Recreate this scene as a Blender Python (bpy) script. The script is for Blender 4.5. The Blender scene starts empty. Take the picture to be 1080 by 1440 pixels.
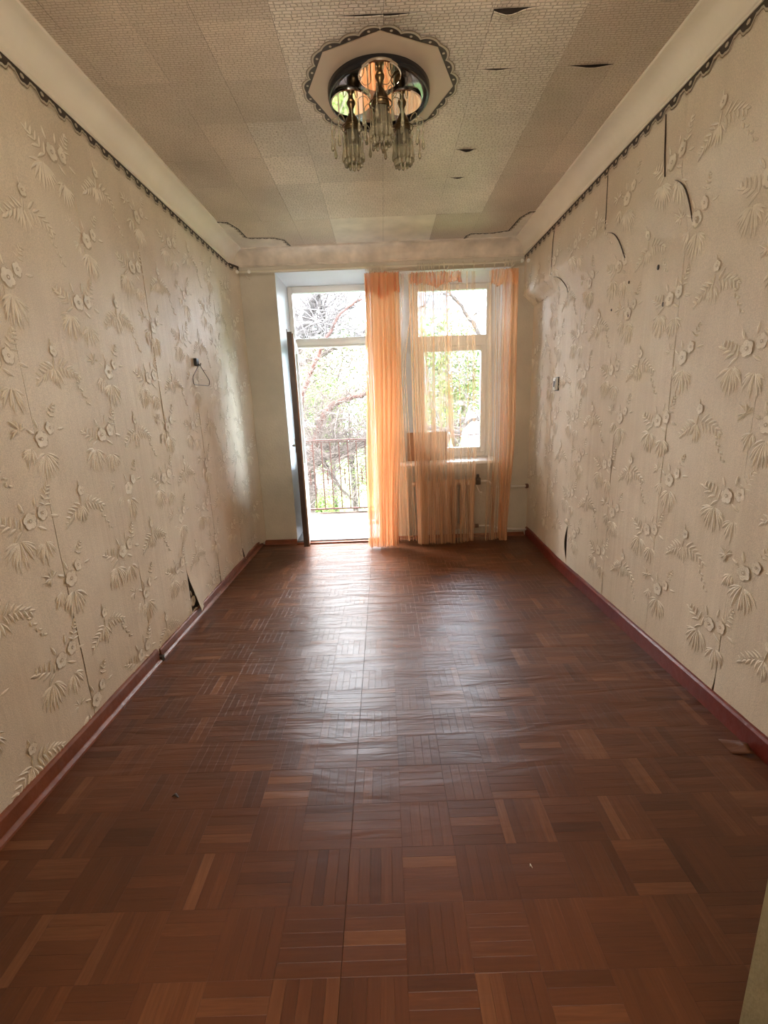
import bpy, bmesh, math, random
from mathutils import Vector, Matrix
PI = math.pi
rnd = random.Random(7)
SC = bpy.context.scene
COL = SC.collection

# ------------------------------------------------------------------ camera
RI = Vector((0.99926526, -0.0024781, -0.03824668))
UP = Vector((0.03780185, 0.22833299, 0.97284894))
FW = Vector((-0.00632216, 0.97357994, -0.2282589))
CAMZ, FPX = 1.30, 630.87
cam_d = bpy.data.cameras.new('camera')
cam = bpy.data.objects.new('camera', cam_d); COL.objects.link(cam)
cam.matrix_world = Matrix(((RI.x, UP.x, -FW.x, 0), (RI.y, UP.y, -FW.y, 0), (RI.z, UP.z, -FW.z, CAMZ), (0, 0, 0, 1)))
cam_d.sensor_fit = 'HORIZONTAL'; cam_d.sensor_width = 36; cam_d.lens = FPX*36/1080
cam_d.clip_start = .02; cam_d.clip_end = 200
SC.camera = cam

def P(px, py, Y):
    """point of the world on the plane y=Y that the photograph shows at (px, py)"""
    d = FW*FPX + RI*(px-540) - UP*(py-720)
    t = Y/d.y
    return Vector((d.x*t, Y, CAMZ+d.z*t))

# ------------------------------------------------------------------ light
W = bpy.data.worlds.new('overcast_sky'); SC.world = W; W.use_nodes = True
bg = W.node_tree.nodes['Background']
# overcast dome: brighter towards the zenith, as overcast skies are (1 : 2.4)
_nt = W.node_tree
_g = _nt.nodes.new('ShaderNodeTexCoord'); _s = _nt.nodes.new('ShaderNodeSeparateXYZ'); _m = _nt.nodes.new('ShaderNodeMapRange')
_nt.links.new(_g.outputs['Generated'], _s.inputs[0]); _nt.links.new(_s.outputs['Z'], _m.inputs['Value'])
_m.inputs['From Min'].default_value = 0; _m.inputs['From Max'].default_value = 1
SKY = 22.0
_m.inputs['To Min'].default_value = SKY; _m.inputs['To Max'].default_value = SKY*2.4
_nt.links.new(_m.outputs['Result'], bg.inputs[1]); bg.inputs[0].default_value = (.95, .975, 1.0, 1)
SC.view_settings.view_transform = 'Standard'; SC.view_settings.look = 'None'
SC.view_settings.gamma = 1; SC.view_settings.use_curve_mapping = False
SC.view_settings.exposure = 0.12

def area(name, loc, rot, sx, sy, power, color, portal=False):
    l = bpy.data.lights.new(name, 'AREA'); l.shape = 'RECTANGLE'; l.size = sx; l.size_y = sy
    l.energy = power; l.color = color
    o = bpy.data.objects.new(name, l); COL.objects.link(o); o.location = loc; o.rotation_euler = rot
    if portal: l.cycles.is_portal = True
    return o
area('door_portal', (-.47, 4.74, 1.26), (-PI/2, 0, 0), .84, 2.4, 1, (1, 1, 1), True)
area('window_portal', (.70, 4.74, 1.6), (-PI/2, 0, 0), .80, 1.7, 1, (1, 1, 1), True)
# added fill light, unseen behind the camera, tilted up to brighten walls and ceiling
area('hall_fill', (0, -1.05, 1.85), (PI/2+1.05, 0, 0), 1.9, .9, 125, (1.0, .88, .74))

# ------------------------------------------------------------------ materials
def mat(name):
    m = bpy.data.materials.new(name); m.use_nodes = True
    return m, m.node_tree, m.node_tree.nodes['Principled BSDF']
def N(nt, t, **k):
    n = nt.nodes.new(t)
    for a, v in k.items(): setattr(n, a, v)
    return n
def L(nt, a, b): nt.links.new(a, b)
def simple(name, col, rough=.6, metal=0, var=.12, vscale=6, bump=0, bscale=60, spec=.5, **extra):
    m, nt, b = mat(name)
    tc = N(nt, 'ShaderNodeNewGeometry')
    no = N(nt, 'ShaderNodeTexNoise'); no.inputs['Scale'].default_value = vscale; no.inputs['Detail'].default_value = 5
    L(nt, tc.outputs['Position'], no.inputs['Vector'])
    mp = N(nt, 'ShaderNodeMapRange'); mp.inputs['From Min'].default_value = .3; mp.inputs['From Max'].default_value = .7
    mp.inputs['To Min'].default_value = 1-var; mp.inputs['To Max'].default_value = 1+var
    L(nt, no.outputs['Fac'], mp.inputs['Value'])
    mx = N(nt, 'ShaderNodeVectorMath', operation='SCALE'); mx.inputs[0].default_value = col[:3]
    L(nt, mp.outputs['Result'], mx.inputs['Scale']); L(nt, mx.outputs[0], b.inputs['Base Color'])
    b.inputs['Roughness'].default_value = rough; b.inputs['Metallic'].default_value = metal
    b.inputs['Specular IOR Level'].default_value = spec
    if bump:
        n2 = N(nt, 'ShaderNodeTexNoise'); n2.inputs['Scale'].default_value = bscale; n2.inputs['Detail'].default_value = 4
        L(nt, tc.outputs['Position'], n2.inputs['Vector'])
        bm_ = N(nt, 'ShaderNodeBump'); bm_.inputs['Strength'].default_value = bump; bm_.inputs['Distance'].default_value = .01
        L(nt, n2.outputs['Fac'], bm_.inputs['Height']); L(nt, bm_.outputs[0], b.inputs['Normal'])
    for k, v in extra.items(): b.inputs[k].default_value = v
    return m

def wallpaper_mat():
    m, nt, b = mat('embossed_wallpaper')
    g = N(nt, 'ShaderNodeNewGeometry')
    # large soft stains and yellowing
    n1 = N(nt, 'ShaderNodeTexNoise'); n1.inputs['Scale'].default_value = 1.6; n1.inputs['Detail'].default_value = 6
    L(nt, g.outputs['Position'], n1.inputs['Vector'])
    cr = N(nt, 'ShaderNodeValToRGB')
    cr.color_ramp.elements[0].position = .32; cr.color_ramp.elements[0].color = (.60, .49, .36, 1)
    cr.color_ramp.elements[1].position = .68; cr.color_ramp.elements[1].color = (.72, .62, .48, 1)
    L(nt, n1.outputs['Fac'], cr.inputs['Fac'])
    # fine printed grain
    n2 = N(nt, 'ShaderNodeTexNoise'); n2.inputs['Scale'].default_value = 260; n2.inputs['Detail'].default_value = 2
    L(nt, g.outputs['Position'], n2.inputs['Vector'])
    mr = N(nt, 'ShaderNodeMapRange'); mr.inputs['From Min'].default_value = .3; mr.inputs['From Max'].default_value = .7
    mr.inputs['To Min'].default_value = .86; mr.inputs['To Max'].default_value = 1.12
    L(nt, n2.outputs['Fac'], mr.inputs['Value'])
    # vertical streaks of old glue
    mpg = N(nt, 'ShaderNodeMapping'); mpg.inputs['Scale'].default_value = (1, 5, .35)
    L(nt, g.outputs['Position'], mpg.inputs['Vector'])
    n3 = N(nt, 'ShaderNodeTexNoise'); n3.inputs['Scale'].default_value = 2.2; n3.inputs['Detail'].default_value = 4
    L(nt, mpg.outputs[0], n3.inputs['Vector'])
    mr3 = N(nt, 'ShaderNodeMapRange'); mr3.inputs['From Min'].default_value = .3; mr3.inputs['From Max'].default_value = .7
    mr3.inputs['To Min'].default_value = .96; mr3.inputs['To Max'].default_value = 1.03
    L(nt, n3.outputs['Fac'], mr3.inputs['Value'])
    s1 = N(nt, 'ShaderNodeVectorMath', operation='SCALE'); s2 = N(nt, 'ShaderNodeVectorMath', operation='SCALE')
    L(nt, cr.outputs[0], s1.inputs[0]); L(nt, mr.outputs[0], s1.inputs['Scale'])
    L(nt, s1.outputs[0], s2.inputs[0]); L(nt, mr3.outputs[0], s2.inputs['Scale'])
    L(nt, s2.outputs[0], b.inputs['Base Color'])
    b.inputs['Roughness'].default_value = .55
    bp1 = N(nt, 'ShaderNodeBump'); bp1.inputs['Strength'].default_value = .35; bp1.inputs['Distance'].default_value = .002
    L(nt, n2.outputs['Fac'], bp1.inputs['Height'])
    n4 = N(nt, 'ShaderNodeTexNoise'); n4.inputs['Scale'].default_value = 3.5; n4.inputs['Detail'].default_value = 3
    L(nt, mpg.outputs[0], n4.inputs['Vector'])
    bp2 = N(nt, 'ShaderNodeBump'); bp2.inputs['Strength'].default_value = .22; bp2.inputs['Distance'].default_value = .012
    L(nt, n4.outputs['Fac'], bp2.inputs['Height']); L(nt, bp1.outputs[0], bp2.inputs['Normal'])
    L(nt, bp2.outputs[0], b.inputs['Normal'])
    return m

def floor_mat():
    m, nt, b = mat('parquet_linoleum')
    g = N(nt, 'ShaderNodeNewGeometry')
    at = N(nt, 'ShaderNodeAttribute'); at.attribute_name = 'tone'
    sp = N(nt, 'ShaderNodeSeparateColor'); L(nt, at.outputs['Color'], sp.inputs[0])
    # grain along the strip: orientation in green
    mh = N(nt, 'ShaderNodeMapping'); mh.inputs['Scale'].default_value = (6, 90, 1)
    mv = N(nt, 'ShaderNodeMapping'); mv.inputs['Scale'].default_value = (90, 6, 1)
    L(nt, g.outputs['Position'], mh.inputs['Vector']); L(nt, g.outputs['Position'], mv.inputs['Vector'])
    mix = N(nt, 'ShaderNodeMix', data_type='VECTOR')
    L(nt, sp.outputs[1], mix.inputs['Factor']); L(nt, mh.outputs[0], mix.inputs[4]); L(nt, mv.outputs[0], mix.inputs[5])
    gr = N(nt, 'ShaderNodeTexNoise'); gr.inputs['Scale'].default_value = 1.6; gr.inputs['Detail'].default_value = 5; gr.inputs['Distortion'].default_value = .4
    L(nt, mix.outputs[1], gr.inputs['Vector'])
    cr = N(nt, 'ShaderNodeValToRGB'); e = cr.color_ramp.elements
    e[0].position = 0; e[0].color = (.046, .013, .003, 1)
    e[1].position = 1; e[1].color = (.26, .112, .048, 1)
    x = cr.color_ramp.elements.new(.5); x.color = (.112, .036, .012, 1)
    ad = N(nt, 'ShaderNodeMath', operation='MULTIPLY_ADD'); ad.inputs[1].default_value = .42; 
    L(nt, gr.outputs['Fac'], ad.inputs[0])
    sb = N(nt, 'ShaderNodeMath', operation='SUBTRACT'); sb.inputs[1].default_value = .21
    L(nt, sp.outputs[0], sb.inputs[0]); L(nt, sb.outputs[0], ad.inputs[2])
    L(nt, ad.outputs[0], cr.inputs['Fac'])
    wn = N(nt, 'ShaderNodeTexNoise'); wn.inputs['Scale'].default_value = 1.3; wn.inputs['Detail'].default_value = 5
    L(nt, g.outputs['Position'], wn.inputs['Vector'])
    wm = N(nt, 'ShaderNodeMapRange'); wm.inputs['From Min'].default_value = .3; wm.inputs['From Max'].default_value = .7
    wm.inputs['To Min'].default_value = .82; wm.inputs['To Max'].default_value = 1.12
    L(nt, wn.outputs['Fac'], wm.inputs['Value'])
    s = N(nt, 'ShaderNodeVectorMath', operation='SCALE'); L(nt, cr.outputs[0], s.inputs[0]); L(nt, wm.outputs[0], s.inputs['Scale'])
    L(nt, s.outputs[0], b.inputs['Base Color'])
    rr = N(nt, 'ShaderNodeMapRange'); rr.inputs['To Min'].default_value = .28; rr.inputs['To Max'].default_value = .44
    L(nt, wn.outputs['Fac'], rr.inputs['Value']); L(nt, rr.outputs[0], b.inputs['Roughness'])
    b.inputs['Specular IOR Level'].default_value = .5
    b1 = N(nt, 'ShaderNodeBump'); b1.inputs['Strength'].default_value = .12; b1.inputs['Distance'].default_value = .002
    L(nt, gr.outputs['Fac'], b1.inputs['Height'])
    # wrinkles of the loose sheet, mostly running across the room
    mw = N(nt, 'ShaderNodeMapping'); mw.inputs['Scale'].default_value = (1.3, 7.0, 1)
    L(nt, g.outputs['Position'], mw.inputs['Vector'])
    nw = N(nt, 'ShaderNodeTexNoise'); nw.inputs['Scale'].default_value = 1.7; nw.inputs['Detail'].default_value = 4; nw.inputs['Distortion'].default_value = .7
    L(nt, mw.outputs[0], nw.inputs['Vector'])
    sy = N(nt, 'ShaderNodeSeparateXYZ'); L(nt, g.outputs['Position'], sy.inputs[0])
    my = N(nt, 'ShaderNodeMapRange'); my.inputs['From Min'].default_value = 1.1; my.inputs['From Max'].default_value = 2.0
    my.inputs['To Min'].default_value = .15; L(nt, sy.outputs['Y'], my.inputs['Value'])
    ml = N(nt, 'ShaderNodeMath', operation='MULTIPLY'); L(nt, nw.outputs['Fac'], ml.inputs[0]); L(nt, my.outputs[0], ml.inputs[1])
    b2 = N(nt, 'ShaderNodeBump'); b2.inputs['Strength'].default_value = .5; b2.inputs['Distance'].default_value = .02
    L(nt, ml.outputs[0], b2.inputs['Height']); L(nt, b1.outputs[0], b2.inputs['Normal'])
    L(nt, b2.outputs[0], b.inputs['Normal'])
    return m

def ceiling_paper_mat(name, ca, cb, bw, bh, strength):
    m, nt, b = mat(name)
    g = N(nt, 'ShaderNodeNewGeometry')
    nz = N(nt, 'ShaderNodeTexNoise'); nz.inputs['Scale'].default_value = 22; nz.inputs['Detail'].default_value = 3
    L(nt, g.outputs['Position'], nz.inputs['Vector'])
    off = N(nt, 'ShaderNodeVectorMath', operation='MULTIPLY_ADD'); off.inputs[1].default_value = (.030, .010, 0)
    L(nt, nz.outputs['Color'], off.inputs[0]); L(nt, g.outputs['Position'], off.inputs[2])
    br = N(nt, 'ShaderNodeTexBrick'); br.inputs['Scale'].default_value = 1
    br.inputs['Brick Width'].default_value = bw; br.inputs['Row Height'].default_value = bh
    br.inputs['Mortar Size'].default_value = bh*.17; br.inputs['Mortar Smooth'].default_value = .6
    br.inputs['Color1'].default_value = (*ca, 1); br.inputs['Color2'].default_value = (*cb, 1)
    br.inputs['Mortar'].default_value = (ca[0]*.66, ca[1]*.64, ca[2]*.60, 1)
    br.offset = .5; br.squash = .6; br.squash_frequency = 3
    L(nt, off.outputs[0], br.inputs['Vector'])
    n1 = N(nt, 'ShaderNodeTexNoise'); n1.inputs['Scale'].default_value = 1.8; n1.inputs['Detail'].default_value = 6
    L(nt, g.outputs['Position'], n1.inputs['Vector'])
    mr = N(nt, 'ShaderNodeMapRange'); mr.inputs['From Min'].default_value = .3; mr.inputs['From Max'].default_value = .7
    mr.inputs['To Min'].default_value = .80; mr.inputs['To Max'].default_value = 1.12
    L(nt, n1.outputs['Fac'], mr.inputs['Value'])
    oi = N(nt, 'ShaderNodeObjectInfo')
    m2 = N(nt, 'ShaderNodeMapRange'); m2.inputs['To Min'].default_value = .93; m2.inputs['To Max'].default_value = 1.07
    L(nt, oi.outputs['Random'], m2.inputs['Value'])
    mu = N(nt, 'ShaderNodeMath', operation='MULTIPLY'); L(nt, mr.outputs[0], mu.inputs[0]); L(nt, m2.outputs[0], mu.inputs[1])
    s = N(nt, 'ShaderNodeVectorMath', operation='SCALE'); L(nt, br.outputs['Color'], s.inputs[0]); L(nt, mu.outputs[0], s.inputs['Scale'])
    L(nt, s.outputs[0], b.inputs['Base Color']); b.inputs['Roughness'].default_value = .5
    bp_ = N(nt, 'ShaderNodeBump'); bp_.inputs['Strength'].default_value = strength; bp_.inputs['Distance'].default_value = .003; bp_.invert = True
    L(nt, br.outputs['Fac'], bp_.inputs['Height']); L(nt, bp_.outputs[0], b.inputs['Normal'])
    return m

def curtain_mat(name, col, a_front, a_edge):
    m, nt, b = mat(name)
    out = nt.nodes['Material Output']
    nt.nodes.remove(b)
    g = N(nt, 'ShaderNodeNewGeometry')
    mp = N(nt, 'ShaderNodeMapping'); mp.inputs['Scale'].default_value = (5, 5, .5)
    L(nt, g.outputs['Position'], mp.inputs['Vector'])
    no = N(nt, 'ShaderNodeTexNoise'); no.inputs['Scale'].default_value = 1.5; no.inputs['Detail'].default_value = 3
    L(nt, mp.outputs[0], no.inputs['Vector'])
    hs = N(nt, 'ShaderNodeMapRange'); hs.inputs['To Min'].default_value = .85; hs.inputs['To Max'].default_value = 1.15
    L(nt, no.outputs['Fac'], hs.inputs['Value'])
    sc = N(nt, 'ShaderNodeVectorMath', operation='SCALE'); sc.inputs[0].default_value = col; L(nt, hs.outputs[0], sc.inputs['Scale'])
    d = N(nt, 'ShaderNodeBsdfDiffuse'); t = N(nt, 'ShaderNodeBsdfTranslucent'); tr = N(nt, 'ShaderNodeBsdfTransparent')
    L(nt, sc.outputs[0], d.inputs[0]); L(nt, sc.outputs[0], t.inputs[0])
    m1 = N(nt, 'ShaderNodeMixShader'); m1.inputs[0].default_value = .5
    L(nt, d.outputs[0], m1.inputs[1]); L(nt, t.outputs[0], m1.inputs[2])
    lw = N(nt, 'ShaderNodeLayerWeight'); lw.inputs[0].default_value = .5
    mr = N(nt, 'ShaderNodeMapRange'); mr.inputs['To Min'].default_value = a_front; mr.inputs['To Max'].default_value = a_edge
    L(nt, lw.outputs['Facing'], mr.inputs['Value'])
    m2 = N(nt, 'ShaderNodeMixShader'); L(nt, mr.outputs[0], m2.inputs[0])
    L(nt, tr.outputs[0], m2.inputs[1]); L(nt, m1.outputs[0], m2.inputs[2])
    L(nt, m2.outputs[0], out.inputs[0])
    return m

def glass_mat(name, tint, gloss):
    m, nt, b = mat(name); out = nt.nodes['Material Output']; nt.nodes.remove(b)
    tr = N(nt, 'ShaderNodeBsdfTransparent'); tr.inputs[0].default_value = (*tint, 1)
    gl = N(nt, 'ShaderNodeBsdfGlossy'); gl.inputs['Roughness'].default_value = .03
    fr = N(nt, 'ShaderNodeFresnel'); fr.inputs[0].default_value = gloss
    mx = N(nt, 'ShaderNodeMixShader'); L(nt, fr.outputs[0], mx.inputs[0]); L(nt, tr.outputs[0], mx.inputs[1]); L(nt, gl.outputs[0], mx.inputs[2])
    L(nt, mx.outputs[0], out.inputs[0])
    return m

M = {}
M['paper'] = wallpaper_mat()
M['motif'] = simple('motif_relief', (.78, .69, .55), .42, var=.08, vscale=30, bump=.3, bscale=300)
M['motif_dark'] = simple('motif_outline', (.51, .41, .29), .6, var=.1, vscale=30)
M['old_plaster'] = simple('bare_old_plaster', (.06, .042, .03), .9, var=.4, vscale=9, bump=.6, bscale=40)  # near black so the hollows behind lifted paper look deep in shade
M['back_wall'] = simple('grey_beige_painted_wall', (.53, .48, .39), .7, var=.12, vscale=3, bump=.35, bscale=55)
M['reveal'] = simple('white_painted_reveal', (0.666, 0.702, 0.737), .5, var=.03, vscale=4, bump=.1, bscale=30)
M['upvc'] = simple('white_plastic_frame', (0.756, 0.756, 0.734), .35, var=.02)
M['cornice'] = simple('cream_cornice_plaster', (.78, .69, .56), .6, var=.07, vscale=2.5, bump=.3, bscale=14)
M['cornice_back'] = simple('mottled_cornice_plaster', (.60, .52, .42), .6, var=.25, vscale=7, bump=.4, bscale=20)  # darker, more mottled than the plaster of the side cornices
M['border_dark'] = simple('dark_brown_paper_border', (.045, .028, .018), .6, var=.4, vscale=30)
M['border_light'] = simple('pale_paper_border_edge', (.50, .42, .31), .6, var=.1, vscale=30)
M['border_shade'] = simple('mid_brown_border_line', (.22, .16, .10), .6, var=.1, vscale=30)
M['ceil_fine'] = ceiling_paper_mat('ceiling_paper_fine', (.56, .45, .345), (.61, .495, .385), .026, .0105, .5)
M['ceil_coarse_glare'] = ceiling_paper_mat('ceiling_paper_coarse_glare', (.66, .56, .45), (.73, .63, .52), .032, .0135, .9)  # central panels lighter: the glare across the ceiling is put into the paper colour
M['ceil_plain'] = simple('plain_ceiling_paper', (.68, .60, .49), .55, var=.12, vscale=8, bump=.3, bscale=120)
M['medallion'] = simple('plain_beige_medallion_paper', (.55, .43, .31), .55, var=.05, vscale=5)
M['floor'] = floor_mat()
M['floor_base'] = simple('dark_subfloor', (.06, .024, .012), .9)
M['skirting'] = simple('brown_red_painted_skirting', (.20, .060, .026), .38, var=.25, vscale=9, bump=.25, bscale=30)
M['skirting_red'] = simple('dark_red_painted_skirting', (.15, .022, .012), .33, var=.18, vscale=9, bump=.2, bscale=30)
M['curtain'] = curtain_mat('sheer_orange_curtain', (.95, .58, .32), .36, .88)
M['curtain2'] = curtain_mat('sheer_peach_curtain', (.96, .65, .40), .11, .66)
M['heading'] = curtain_mat('orange_curtain_heading', (.78, .32, .15), .42, .88)
M['cream'] = simple('cream_plastic', (.62, .55, .42), .4, var=.06)
M['white_paint'] = simple('white_enamel', (.80, .77, .70), .35, var=.08, vscale=12)
M['radiator'] = simple('pinkish_enamelled_iron', (.52, .36, .25), .45, var=.1, vscale=8, bump=.15, bscale=40)
M['black'] = simple('black_plastic', (.008, .008, .008), .35)
M['wire'] = simple('grey_wire', (.14, .12, .10), .35, .6)
M['steel'] = simple('brushed_steel', (.45, .45, .44), .3, .9, var=.03)
M['chrome_dark'] = simple('dark_chrome', (.16, .16, .17), .10, 1.0, var=.02)
M['rim_black'] = simple('black_enamel_rim', (.006, .006, .007), .25)
M['mirror'] = simple('mirror_disc', (.92, .89, .80), .03, 1.0, var=.0)
M['brass'] = simple('aged_brass', (.13, .085, .04), .28, .9, var=.15, vscale=40)
M['crystal'] = simple('smoky_glass_drop', (.55, .49, .34), .12, var=.05, IOR=1.45)
M['crystal'].node_tree.nodes['Principled BSDF'].inputs['Transmission Weight'].default_value = .75
M['door_brown'] = simple('dark_brown_door_edge', (.05, .026, .018), .45, var=.35, vscale=15)
M['rust'] = simple('red_brown_railing_paint', (0.055, 0.016, 0.013), .5, var=.2, vscale=20)
M['slab'] = simple('worn_red_balcony_screed', (0.042, 0.023, 0.017), .8, var=.35, vscale=5, bump=.4, bscale=20)
M['concrete'] = simple('outer_wall_render', (.40, .38, .34), .85, var=.1)
M['bark'] = simple('grey_brown_bark', (0.024, 0.017, 0.013), .85, var=.3, vscale=14, bump=.6, bscale=30)
M['bark_red'] = simple('reddish_bark', (.050, .017, .010), .8, var=.3, vscale=14, bump=.6, bscale=30)
M['twig'] = simple('pale_bare_twigs', (0.060, 0.046, 0.041), .8, var=.3, vscale=3)
M['leaf1'] = simple('fresh_spring_leaves', (.060, .115, .010), .6, var=.35, vscale=2.5)
M['leaf2'] = simple('olive_spring_leaves', (.058, .085, .012), .6, var=.35, vscale=2.5)
M['grass'] = simple('spring_grass', (.05, .10, .012), .9, var=.3, vscale=1)
M['blue_roof'] = simple('pale_blue_metal_roof', (0.069, 0.113, 0.173), .5, var=.05)
M['blue_wall'] = simple('pale_blue_facade', (0.038, 0.057, 0.078), .7, var=.05)
M['house_wall'] = simple('light_rendered_house_wall', (0.110, 0.104, 0.095), .8, var=.05)
M['dark_glass'] = simple('far_window_glass', (.05, .07, .10), .15)
M['glass'] = glass_mat('window_glass', (.90, .95, 1.0), 1.45)
M['brown_board'] = simple('brown_pressed_board', (.30, .17, .10), .6, var=.2, vscale=12)
M['pipe_brown'] = simple('brown_painted_pipe', (.12, .05, .03), .5, var=.2)
M['white_chip'] = simple('white_plaster_crumb', (.8, .78, .72), .8)
for mm in bpy.data.materials: mm.diffuse_color = (.5, .5, .5, 1)

# ------------------------------------------------------------------ mesh helpers
class MB:
    def __init__(s): s.v = []; s.f = []; s.m = []; s.smooth = []
    def add(s, vs, fs, mi=0, sm=False):
        o = len(s.v); s.v += [tuple(v) for v in vs]
        for f in fs: s.f.append([i+o for i in f]); s.m.append(mi); s.smooth.append(sm)
        return s
    def box(s, x0, x1, y0, y1, z0, z1, mi=0):
        v = [(x, y, z) for z in (z0, z1) for y in (y0, y1) for x in (x0, x1)]
        return s.add(v, [(0, 2, 3, 1), (4, 5, 7, 6), (0, 1, 5, 4), (2, 6, 7, 3), (0, 4, 6, 2), (1, 3, 7, 5)], mi)
    def bbox(s, x0, x1, y0, y1, z0, z1, b=.003, mi=0):
        """box with chamfered edges"""
        bm = bmesh.new()
        bmesh.ops.create_cube(bm, size=1)
        for v in bm.verts:
            v.co = Vector(((x0+x1)/2+v.co.x*(x1-x0), (y0+y1)/2+v.co.y*(y1-y0), (z0+z1)/2+v.co.z*(z1-z0)))
        bmesh.ops.bevel(bm, geom=bm.edges[:], offset=b, segments=2, affect='EDGES', profile=.5)
        bm.verts.index_update()
        s.add([v.co[:] for v in bm.verts], [[v.index for v in f.verts] for f in bm.faces], mi, True); bm.free()
        return s
    def tube(s, pts, r, n=8, mi=0, caps=True, closed=False):
        pts = [Vector(p) for p in pts]
        rs = r if isinstance(r, (list, tuple)) else [r]*len(pts)
        vs = []; prev = None
        m = len(pts)
        for i, p in enumerate(pts):
            if closed: t = pts[(i+1) % m]-pts[i-1]
            else: t = pts[min(i+1, m-1)]-pts[max(i-1, 0)]
            if t.length < 1e-9: t = Vector((0, 0, 1))
            t.normalize()
            if prev is None:
                a = Vector((0, 0, 1)) if abs(t.z) < .9 else Vector((1, 0, 0))
                a = (a-t*a.dot(t)).normalized()
            else: a = (prev-t*prev.dot(t)).normalized()
            prev = a; b = t.cross(a)
            for k in range(n):
                w = 2*PI*k/n; vs.append(p+(a*math.cos(w)+b*math.sin(w))*rs[i])
        fs = []
        for i in range(m if closed else m-1):
            j = (i+1) % m
            for k in range(n): fs.append((i*n+k, i*n+(k+1) % n, j*n+(k+1) % n, j*n+k))
        if caps and not closed: fs.append(tuple(range(n-1, -1, -1))); fs.append(tuple((m-1)*n+k for k in range(n)))
        return s.add(vs, fs, mi, True)
    def lathe(s, prof, c, n=24, mi=0, axis='z'):
        vs = []
        for r, h in prof:
            for k in range(n):
                w = 2*PI*k/n; a, b_ = r*math.cos(w), r*math.sin(w)
                p = (a, b_, h) if axis == 'z' else ((a, h, b_) if axis == 'y' else (h, a, b_))
                vs.append((c[0]+p[0], c[1]+p[1], c[2]+p[2]))
        fs = []
        for i in range(len(prof)-1):
            for k in range(n): fs.append((i*n+k, i*n+(k+1) % n, (i+1)*n+(k+1) % n, (i+1)*n+k))
        fs.append(tuple(range(n))); fs.append(tuple((len(prof)-1)*n+k for k in range(n)))
        return s.add(vs, fs, mi, True)
    def mesh(s, name, mats, normals=True):
        me = bpy.data.meshes.new(name); me.from_pydata(s.v, [], s.f)
        mats = mats if isinstance(mats, (list, tuple)) else [mats]
        for m_ in mats: me.materials.append(m_)
        me.polygons.foreach_set('material_index', s.m)
        me.polygons.foreach_set('use_smooth', s.smooth)
        me.update()
        if normals:
            bm = bmesh.new(); bm.from_mesh(me); bmesh.ops.recalc_face_normals(bm, faces=bm.faces[:]); bm.to_mesh(me); bm.free()
        return me
    def build(s, name, mats, parent=None, normals=True):
        o = bpy.data.objects.new(name, s.mesh(name, mats, normals)); COL.objects.link(o)
        if parent is not None: o.parent = parent
        return o
def smooth_by_angle(o, deg=35):
    me = o.data
    bm = bmesh.new(); bm.from_mesh(me)
    for e in bm.edges:
        if len(e.link_faces) == 2 and e.calc_face_angle(0) > math.radians(deg): e.smooth = False
    bm.to_mesh(me); bm.free()
def tag(o, label=None, cat=None, group=None, kind=None):
    if label: o['label'] = label
    if cat: o['category'] = cat
    if group: o['group'] = group
    if kind: o['kind'] = kind
    return o
def empty(name, loc=(0, 0, 0)):
    o = bpy.data.objects.new(name, None); COL.objects.link(o); o.location = loc; o.empty_display_size = .1
    return o
def keep(o, root):
    """parent o (world coordinates) to a root that is not at the origin"""
    o.parent = root; o.matrix_parent_inverse = Matrix.Translation(-Vector(root.location)); return o
def sstep(a, b, x):
    t = max(0, min(1, (x-a)/(b-a))); return t*t*(3-2*t)
def wob(a, b=0., k=0.):
    return math.sin(a*1.7+b*.9+k)*.5+math.sin(a*3.9-b*2.3+k*2.1)*.3+math.sin(a*8.3+b*5.1+k*.7)*.2

# ------------------------------------------------------------------ room numbers
XL, XR, YB, YF = -1.275, 1.345, 4.33, .60     # left wall, right wall, window wall, entry wall
HC, HT = 2.54, 2.66                            # underside of the cornice, ceiling
def right_x(y, z):
    low = XR+.045*sstep(3.3, 4.3, y)
    up = 1.296
    lo_z = 2.0+.13*sstep(2.6, 4.2, y)
    t = max(0, min(1, (z-lo_z)/(2.215-lo_z)))
    return low*(1-t)+up*t
def left_x(y, z):
    return XL+.05*sstep(4.12, 4.33, y)**2

# ------------------------------------------------------------------ floor
f = MB(); f.box(-1.42, 1.55, -1.45, 4.742, -.08, -.003)
floor = f.build('floor', M['floor_base']); tag(floor, kind='structure')
S, OX, OY = .1575, -.150, .7765
def seam_x(y): return OX+.006*(y-.8)
def strip_mesh(name, sx, sy, tone, hor, top=0.0):
    """one strip of the printed parquet pattern as a chamfered slat, centred at the origin"""
    mb = MB(); g = .00015; c = .0006
    x, y = sx/2-g, sy/2-g
    v = [(-x, -y, -.003), (x, -y, -.003), (x, y, -.003), (-x, y, -.003),
         (-x, -y, -c*.4), (x, -y, -c*.4), (x, y, -c*.4), (-x, y, -c*.4),
         (-x+c, -y+c, 0), (x-c, -y+c, 0), (x-c, y-c, 0), (-x+c, y-c, 0)]
    fs = [(0, 1, 5, 4), (1, 2, 6, 5), (2, 3, 7, 6), (3, 0, 4, 7), (4, 5, 9, 8), (5, 6, 10, 9), (6, 7, 11, 10), (7, 4, 8, 11), (8, 9, 10, 11)]
    mb.add(v, fs)
    return mb
def add_tone(me, vals):
    a = me.color_attributes.new('tone', 'FLOAT_COLOR', 'POINT')
    a.data.foreach_set('color', [c for v in vals for c in v])
strips = []  # the floor is flat printed linoleum; its pattern is added as raised strips
rs = random.Random(3)
NS = 5
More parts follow.
